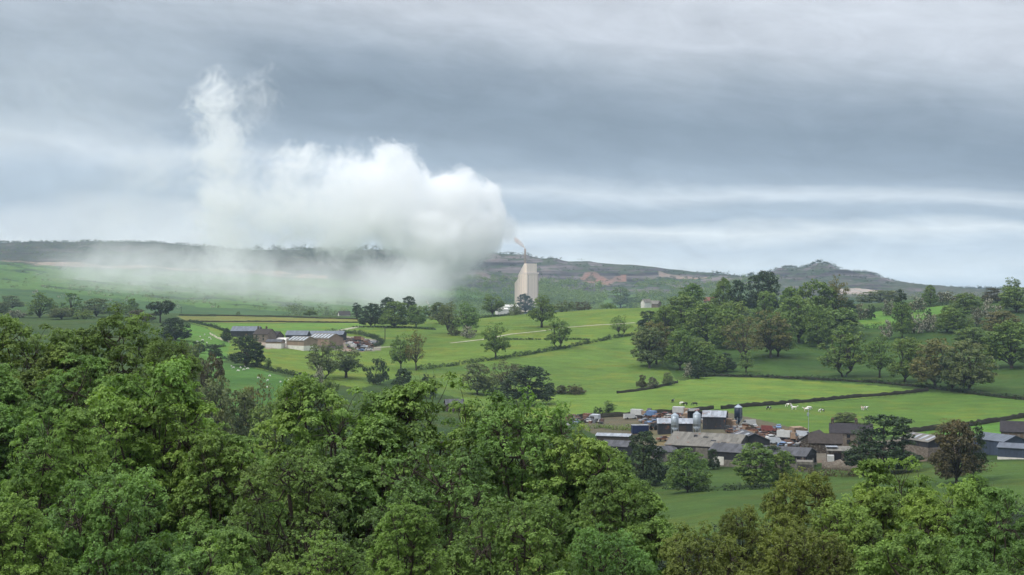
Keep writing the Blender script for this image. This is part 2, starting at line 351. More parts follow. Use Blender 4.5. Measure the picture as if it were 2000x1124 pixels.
# ---------------------------------------------------------------- materials for growing things
def leaf_mat(name, dark, light, trans=0.22, blossom=0.0, tip=None):
    m = bpy.data.materials.new(name); m.use_nodes = True; m.node_tree.nodes.clear(); N = NT(m.node_tree)
    g = N.n('ShaderNodeNewGeometry'); oi = N.n('ShaderNodeObjectInfo')
    r = g.outputs['Random Per Island']
    n = N.noise(g.outputs['Position'], 0.45, 2, 0.5)
    f = N.m('ADD', N.m('MULTIPLY', r, 0.55), N.m('MULTIPLY', N.smooth(n, 0.35, 0.65), 0.45))
    c = N.mix(f, dark, light)
    c = N.mix(N.m('MULTIPLY', oi.outputs['Random'], 0.30), c, N.mix(1.0, c, (1.35, 0.95, 0.65), 'MULTIPLY'))
    n_big = N.noise(g.outputs['Position'], 0.13, 3, 0.6)
    c = N.mix(N.smooth(n_big, 0.5, 0.68, 0, 0.45), c, N.mix(1.0, c, (1.28, 1.0, 0.75), 'MULTIPLY'))
    c = N.mix(N.smooth(n_big, 0.48, 0.32, 0, 0.5), c, N.mix(1.0, c, (0.66, 0.80, 0.85), 'MULTIPLY'))
    if blossom > 0:
        c = N.mix(N.smooth(N.m('ADD', r, N.m('MULTIPLY', N.m('SUBTRACT', n, 0.5), 1.2)), 1-blossom-0.06, 1-blossom+0.06), c, (0.46, 0.44, 0.36))
    d = N.n('ShaderNodeBsdfPrincipled'); N.l(c, d.inputs['Base Color']); d.inputs['Roughness'].default_value = 0.6; d.inputs['Specular IOR Level'].default_value = 0.22
    t = N.n('ShaderNodeBsdfTranslucent'); N.l(N.mix(1.0, c, (1.25, 1.35, 0.6), 'MULTIPLY'), t.inputs[0])
    mx = N.n('ShaderNodeMixShader'); mx.inputs[0].default_value = trans; N.l(d.outputs[0], mx.inputs[1]); N.l(t.outputs[0], mx.inputs[2])
    N.l(mx.outputs[0], N.n('ShaderNodeOutputMaterial').inputs[0])
    return m
LM = {
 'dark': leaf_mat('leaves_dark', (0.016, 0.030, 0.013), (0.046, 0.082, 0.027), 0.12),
 'mid': leaf_mat('leaves_mid', (0.062, 0.110, 0.028), (0.176, 0.273, 0.060)),
 'light': leaf_mat('leaves_light', (0.076, 0.132, 0.035), (0.195, 0.299, 0.081)),
 'grey': leaf_mat('leaves_grey', (0.072, 0.105, 0.042), (0.175, 0.226, 0.089)),
 'brown': leaf_mat('leaves_brown', (0.082, 0.088, 0.031), (0.204, 0.204, 0.068)),
 'rust': leaf_mat('leaves_rust', (0.050, 0.050, 0.027), (0.118, 0.112, 0.056)),
 'blossom': leaf_mat('leaves_blossom', (0.045, 0.058, 0.028), (0.12, 0.13, 0.065), 0.2, 0.45),
 'blossom_thin': leaf_mat('leaves_few_blossom', (0.04, 0.052, 0.026), (0.11, 0.12, 0.058), 0.2, 0.22),
 'spring': leaf_mat('leaves_spring', (0.063, 0.123, 0.032), (0.251, 0.417, 0.100), 0.34),
 'near': leaf_mat('leaves_near', (0.056, 0.110, 0.033), (0.233, 0.391, 0.099), 0.32),
 'olive': leaf_mat('leaves_olive', (0.050, 0.074, 0.020), (0.224, 0.288, 0.070), 0.30),
 'russet': leaf_mat('leaves_russet', (0.053, 0.093, 0.029), (0.201, 0.320, 0.082), 0.30),
}
def plain(name, c, rough=0.8, var=0.25, scale=0.8, metal=0.0, spec=0.3, c2=None, stretch=(1, 1, 1), coord='Object', bump=0.0):
    m = bpy.data.materials.new(name); m.use_nodes = True; m.node_tree.nodes.clear(); N = NT(m.node_tree)
    tc = N.n('ShaderNodeTexCoord'); mp = N.n('ShaderNodeMapping'); mp.inputs['Scale'].default_value = stretch; N.l(tc.outputs[coord], mp.inputs[0])
    n = N.noise(mp.outputs[0], scale, 5, 0.65)
    c2 = c2 or tuple(x*(1-var) for x in c)
    hi = tuple(min(1, x*(1+var*0.6)) for x in c)
    cc = N.mix(N.smooth(n, 0.3, 0.7), c2, hi)
    b = N.n('ShaderNodeBsdfPrincipled'); N.l(cc, b.inputs['Base Color']); b.inputs['Roughness'].default_value = rough; b.inputs['Metallic'].default_value = metal; b.inputs['Specular IOR Level'].default_value = spec
    if bump:
        bp = N.n('ShaderNodeBump'); bp.inputs['Strength'].default_value = bump; N.l(n, bp.inputs['Height']); N.l(bp.outputs[0], b.inputs['Normal'])
    N.l(b.outputs[0], N.n('ShaderNodeOutputMaterial').inputs[0])
    return m
BARK = plain('bark', (0.060, 0.048, 0.036), 0.95, 0.4, 3.0, stretch=(1, 1, .3), bump=0.5)
BARKG = plain('bark_grey', (0.13, 0.12, 0.10), 0.95, 0.4, 3.0, stretch=(1, 1, .3), bump=0.5)

# ---------------------------------------------------------------- tree builder
def leaf_faces(rng, cen, cr, n, size, flat=0.7, up=0.55, spread=1.0, aspect=0.62, zmin=-0.45):
    """kite-shaped leaves (or leaf sprays) on the domed tops of the clumps"""
    N = len(cen); c = np.repeat(cen, n, 0); r = np.repeat(cr, n)
    d = rng.normal(size=(N*n, 3)); d /= np.linalg.norm(d, axis=1)[:, None]
    low = d[:, 2] < zmin; d[low, 2] *= -1
    rad = r*(rng.uniform(0.35, 1.0, N*n)**0.5)*spread
    p = c+d*rad[:, None]*np.array([1, 1, flat])
    nrm = d*1.0+rng.normal(size=d.shape)*0.55; nrm[:, 2] += up; nrm /= np.linalg.norm(nrm, axis=1)[:, None]
    a = rng.normal(size=d.shape)+d*0.5; a[:, 2] -= 0.2
    a -= (a*nrm).sum(1)[:, None]*nrm; a /= np.linalg.norm(a, axis=1)[:, None]
    b = np.cross(nrm, a); s = size*rng.uniform(0.6, 1.35, N*n)[:, None]
    v = np.stack([p-a*s*.5, p+b*s*aspect*.5-nrm*s*.06, p+a*s*.55-nrm*s*.14, p-b*s*aspect*.5-nrm*s*.06], 1).reshape(-1, 3)
    q = np.arange(len(v)).reshape(-1, 4)
    return v, q
def rosettes(rng, cen, cr, shoots, per, size, flat=0.7, zmin=-0.2):
    N = len(cen)*shoots; c = np.repeat(cen, shoots, 0); r = np.repeat(cr, shoots)
    d = rng.normal(size=(N, 3)); d /= np.linalg.norm(d, axis=1)[:, None]
    low = d[:, 2] < zmin; d[low, 2] *= -1
    sc = c+d*(r*(rng.uniform(0.25, 1.0, N)**0.45))[:, None]*np.array([1, 1, flat])
    n = d*0.8+rng.normal(size=d.shape)*0.35; n[:, 2] += 0.9; n /= np.linalg.norm(n, axis=1)[:, None]
    e = np.cross(n, rng.normal(size=d.shape)); e /= np.linalg.norm(e, axis=1)[:, None]; f = np.cross(n, e)
    k = np.arange(per)*2*math.pi/per
    M = N*per
    ang = (k[None]+rng.uniform(0, 6.28, (N, 1))+rng.normal(size=(N, per))*0.25).reshape(-1)
    E = np.repeat(e, per, 0); Fv = np.repeat(f, per, 0); NN = np.repeat(n, per, 0); S = np.repeat(sc, per, 0)
    a = E*np.cos(ang)[:, None]+Fv*np.sin(ang)[:, None]
    b = np.cross(NN, a); tilt = rng.uniform(-0.15, 0.55, (M, 1)); a = a-NN*tilt
    a /= np.linalg.norm(a, axis=1)[:, None]
    L = size*rng.uniform(0.6, 1.3, (M, 1)); wv = L*0.42
    p = S+a*L*0.12+NN*rng.normal(size=(M, 1))*size*0.25
    v = np.stack([p, p+a*L*.55+b*wv-NN*L*.05, p+a*L*1.0-NN*L*.22, p+a*L*.55-b*wv-NN*L*.05], 1).reshape(-1, 3)
    return v, np.arange(len(v)).reshape(-1, 4)
def tubes(segs, sides=5, steps=4):
    """segs: (p0, pmid, p1, r0, r1) tapered bent limbs"""
    if not segs: return np.zeros((0, 3)), np.zeros((0, 4), int)
    p0 = np.array([s[0] for s in segs]); pm = np.array([s[1] for s in segs]); p1 = np.array([s[2] for s in segs])
    r0 = np.array([s[3] for s in segs]); r1 = np.array([s[4] for s in segs])
    t = np.linspace(0, 1, steps+1)[None, :, None]
    C = (1-t)**2*p0[:, None]+2*t*(1-t)*pm[:, None]+t*t*p1[:, None]
    T = 2*(1-t)*(pm-p0)[:, None]+2*t*(p1-pm)[:, None]; T /= np.linalg.norm(T, axis=2)[..., None]+1e-9
    ref = np.where(np.abs(T[..., 2:3]) > 0.9, np.array([1., 0, 0]), np.array([0, 0, 1.]))
    A = np.cross(T, ref); A /= np.linalg.norm(A, axis=2)[..., None]; B = np.cross(T, A)
    rr = (r0[:, None]*(1-t[..., 0])+r1[:, None]*t[..., 0])[..., None, None]
    an = np.arange(sides)*2*math.pi/sides
    ring = C[:, :, None]+rr*(A[:, :, None]*np.cos(an)[None, None, :, None]+B[:, :, None]*np.sin(an)[None, None, :, None])
    v = ring.reshape(-1, 3); S = len(segs)
    i = np.arange(S*(steps+1)*sides).reshape(S, steps+1, sides); nx = np.roll(i, -1, 2)
    q = np.stack([i[:, :-1], nx[:, :-1], nx[:, 1:], i[:, 1:]], -1).reshape(-1, 4)
    return v, q
def tree_meshes(name, seed, H=12, R=5, base=0.09, nl=9, nc=90, cr=0.9, n=28, size=0.5, lr=(0.32, 0.52), flat=0.7, up=0.55, trunk=0.027, stems=1, shape='dome', sides=4, twigs=0.0, fine=False, zmin=-0.45, prof=None, deeproot=1.2):
    rng = np.random.RandomState(seed)
    zb = H*base; zc = (H+zb)/2; vz = (H-zb)/2
    lobes = []
    PR = {'dome': ([0, .12, .35, .6, .8, .93, 1], [.62, .86, 1, .93, .70, .42, .15]), 'col': ([0, .2, .5, .8, 1], [.7, 1, .95, .65, .2]), 'flat': ([0, .3, .6, 1], [.35, .75, 1, .5])}[shape]
    for k in range(nl*8):
        if len(lobes) >= nl: break
        r = rng.uniform(*lr)
        zr = rng.uniform(r*0.45, 1-r*0.55) if shape != 'flat' else rng.uniform(.4, .8)
        pr = np.interp(zr, *PR); an = rng.uniform(0, 6.283); rad = max(0.0, pr-r)*rng.uniform(0.82, 1.08)
        c = np.array([math.cos(an)*rad*R, math.sin(an)*rad*R, zb+zr*2*vz])
        if any(np.linalg.norm((c-o[0])/[R, R, vz]) < 0.30 for o in lobes): continue
        lobes.append((c, r))
    if shape == 'dome':
        a0 = rng.uniform(0, 6.28)
        for k in range(6):
            an = a0+k*1.047+rng.normal()*.2; rad = rng.uniform(.50, .72); lobes.append((np.array([math.cos(an)*rad*R, math.sin(an)*rad*R, zb+vz*2*rng.uniform(.16, .30)]), rng.uniform(.26, .34)))
    if shape in ('dome', 'col'): lobes.append((np.array([0, 0, zc+vz*0.52]), 0.45))
    lobes.append((np.array([0, 0, zc-vz*0.45]), 0.5))
    lobes.append((np.array([0, 0, zc-vz*0.1]), 0.55))
    cs = []; own = []
    tries = 0
    while len(cs) < nc and tries < nc*30:
        tries += 1
        li = rng.randint(len(lobes)); c, r = lobes[li]
        d = rng.normal(size=3); d /= np.linalg.norm(d)
        if d[2] < -0.5 and rng.rand() < 0.4: continue
        p = c+d*r*np.array([R, R, vz])*(rng.uniform(0.80, 1.0) if rng.rand() < 0.85 else rng.uniform(0.3, 0.8))
        if p[2] < zb*0.9: continue
        deep = any(np.linalg.norm((p-o[0])/np.array([R, R, vz]))/o[1] < 0.72 for k, o in enumerate(lobes) if k != li)
        if deep and rng.rand() < 0.8: continue
        cs.append(p); own.append(li)
    cs = np.array(cs); own = np.array(own)
    crs = cr*rng.uniform(0.65, 1.3, len(cs))
    v, q = rosettes(rng, cs, crs, n//7, 7, size, flat, zmin) if fine else leaf_faces(rng, cs, crs, n, size, flat, up, zmin=zmin)
    if shape == 'wild':
        pass
    crown = np_mesh(name+'_crown', v, quads=q)
    # limbs
    segs = []; tr = H*trunk
    fork = np.array([0, 0, zb*rng.uniform(0.75, 1.0)])
    if stems == 1:
        segs.append((np.array([0, 0, -deeproot]), fork*0.5+[rng.uniform(-.3, .3), 0, 0], fork, tr*1.35, tr*0.85)); bases = [fork]
    else:
        bases = []
        for s in range(stems):
            a = 6.28*s/stems+rng.rand(); f2 = fork+np.array([math.cos(a), math.sin(a), 0])*R*0.28
            segs.append((np.array([math.cos(a)*.3*tr*4, math.sin(a)*.3*tr*4, -deeproot]), fork*0.5, f2, tr*0.8, tr*0.55)); bases.append(f2)
    for li, (c, r) in enumerate(lobes):
        b = bases[np.argmin([np.linalg.norm(c[:2]-x[:2]) for x in bases])]
        mid = (b+c)/2; mid[2] += vz*0.12; mid[:2] *= 0.8
        lt = tr*0.5*(0.7+r); segs.append((b, mid, c, lt, lt*0.4))
        mem = cs[own == li]
        if len(mem) == 0: continue
        k = max(1, min(len(mem), int(len(mem)/5)))
        subs = mem[rng.choice(len(mem), k, replace=False)]
        near = np.argmin(np.linalg.norm(mem[:, None]-subs[None], axis=2), 1)
        for j, sb in enumerate(subs):
            s0 = c*0.55+sb*0.45+rng.normal(size=3)*0.05*R
            segs.append((c, (c+s0)/2+[0, 0, -.04*vz], s0, lt*0.42, lt*0.22))
            for m_ in mem[near == j]:
                segs.append((s0, (s0+m_)/2+rng.normal(size=3)*0.04*R, m_, lt*0.20, lt*0.05))
                if fine:
                    for _ in range(3):
                        e = m_+rng.normal(size=3)*cr*0.6; segs.append((m_, (m_+e)/2+rng.normal(size=3)*.05, e, lt*0.05, lt*0.02))
    v, q = tubes(segs, sides, 4 if fine else 3)
    wood = np_mesh(name+'_limbs', v, quads=q, smooth=True)
    co = np.zeros(len(crown.vertices)*3, np.float32); crown.vertices.foreach_get('co', co); co = co.reshape(-1, 3)
    return dict(crown=crown, wood=wood, H=float(np.percentile(co[:, 2], 99.3)), R=float(np.percentile(np.hypot(co[:, 0], co[:, 1]), 96)))
TM = {
 'round': [tree_meshes('round_a', 11, nl=11, nc=240, cr=0.85, n=34, size=0.46), tree_meshes('round_b', 12, nl=13, nc=240, cr=0.8, n=34, size=0.46, lr=(.26, .42)), tree_meshes('round_c', 13, R=4.6, nl=10, nc=210, cr=0.9, n=34, size=0.46)],
 'loose': [tree_meshes('loose_a', 21, nl=12, nc=210, cr=0.8, n=26, size=0.42, lr=(.24, .42), base=0.14), tree_meshes('loose_b', 22, nl=14, nc=210, cr=0.75, n=26, size=0.42, lr=(.22, .38), base=0.13, stems=2), tree_meshes('loose_c', 23, R=4.2, nl=11, nc=190, cr=0.8, n=26, size=0.42, lr=(.24, .40), base=0.16)],
 'dense': [tree_meshes('dense_a', 31, nl=7, nc=200, cr=0.85, n=40, size=0.48, lr=(.40, .58), base=0.03, zmin=-.7), tree_meshes('dense_b', 32, nl=9, nc=200, cr=0.85, n=40, size=0.48, lr=(.35, .5), base=0.05, zmin=-.7)],
 'airy': [tree_meshes('airy_a', 41, nl=14, nc=200, cr=0.75, n=14, size=0.36, lr=(.25, .4), base=0.18, sides=3), tree_meshes('airy_b', 42, nl=12, nc=200, cr=0.8, n=14, size=0.36, lr=(.25, .42), base=0.2, stems=2, sides=3)],
 'column': [tree_meshes('column_a', 51, H=14, R=2.6, nl=10, nc=90, cr=0.8, n=26, size=0.5, shape='col', base=0.06, lr=(.35, .6))],
 'ragged': [tree_meshes('ragged_a', 61, H=13, R=3.4, nl=20, nc=190, cr=0.6, n=24, size=0.38, shape='col', base=0.04, lr=(.16, .34), trunk=.018), tree_meshes('ragged_b', 62, H=13, R=3.4, nl=20, nc=170, cr=0.55, n=22, size=0.38, shape='col', base=0.05, lr=(.14, .32), trunk=.018)],
 'umbrella': [tree_meshes('umbrella_a', 71, H=11, R=6, nl=7, nc=110, cr=1.0, n=40, size=0.55, shape='flat', base=0.32, lr=(.3, .45), zmin=-.9)],
 'bush': [tree_meshes('bush_a', 81, H=5, R=4, nl=7, nc=90, cr=0.6, n=26, size=0.38, base=0.02, stems=3, lr=(.3, .5), zmin=-.8), tree_meshes('bush_b', 82, H=4.5, R=4.2, nl=9, nc=90, cr=0.6, n=26, size=0.38, base=0.02, stems=3, lr=(.25, .42), zmin=-.8)],
}
_cnt = {}
def put_tree(kind, cmat, px, D, pybase, pytop, wpx, name, cat, label, group=None, bark=None, yaw=None, z=None):
    k = _cnt[kind] = _cnt.get(kind, -1)+1; V_ = TM[kind][k % len(TM[kind])]
    if D is None: x, D, zz = pix(px, pybase)
    else: x, D, zz = at(px, D)
    top = (HOR-pytop)/F*D; Hh = max(top-zz, 1.5); Rr = wpx/2/F*D*1.02
    o = empty(name, (x, D, zz), (k*2.399) if yaw is None else yaw, (Rr/V_['R'], Rr/V_['R'], Hh/V_['H']))
    tag(o, label, cat, group)
    link('trunk', V_['wood'], o, bark or BARK)
    link('crown', V_['crown'], o, LM[cmat])
    return o
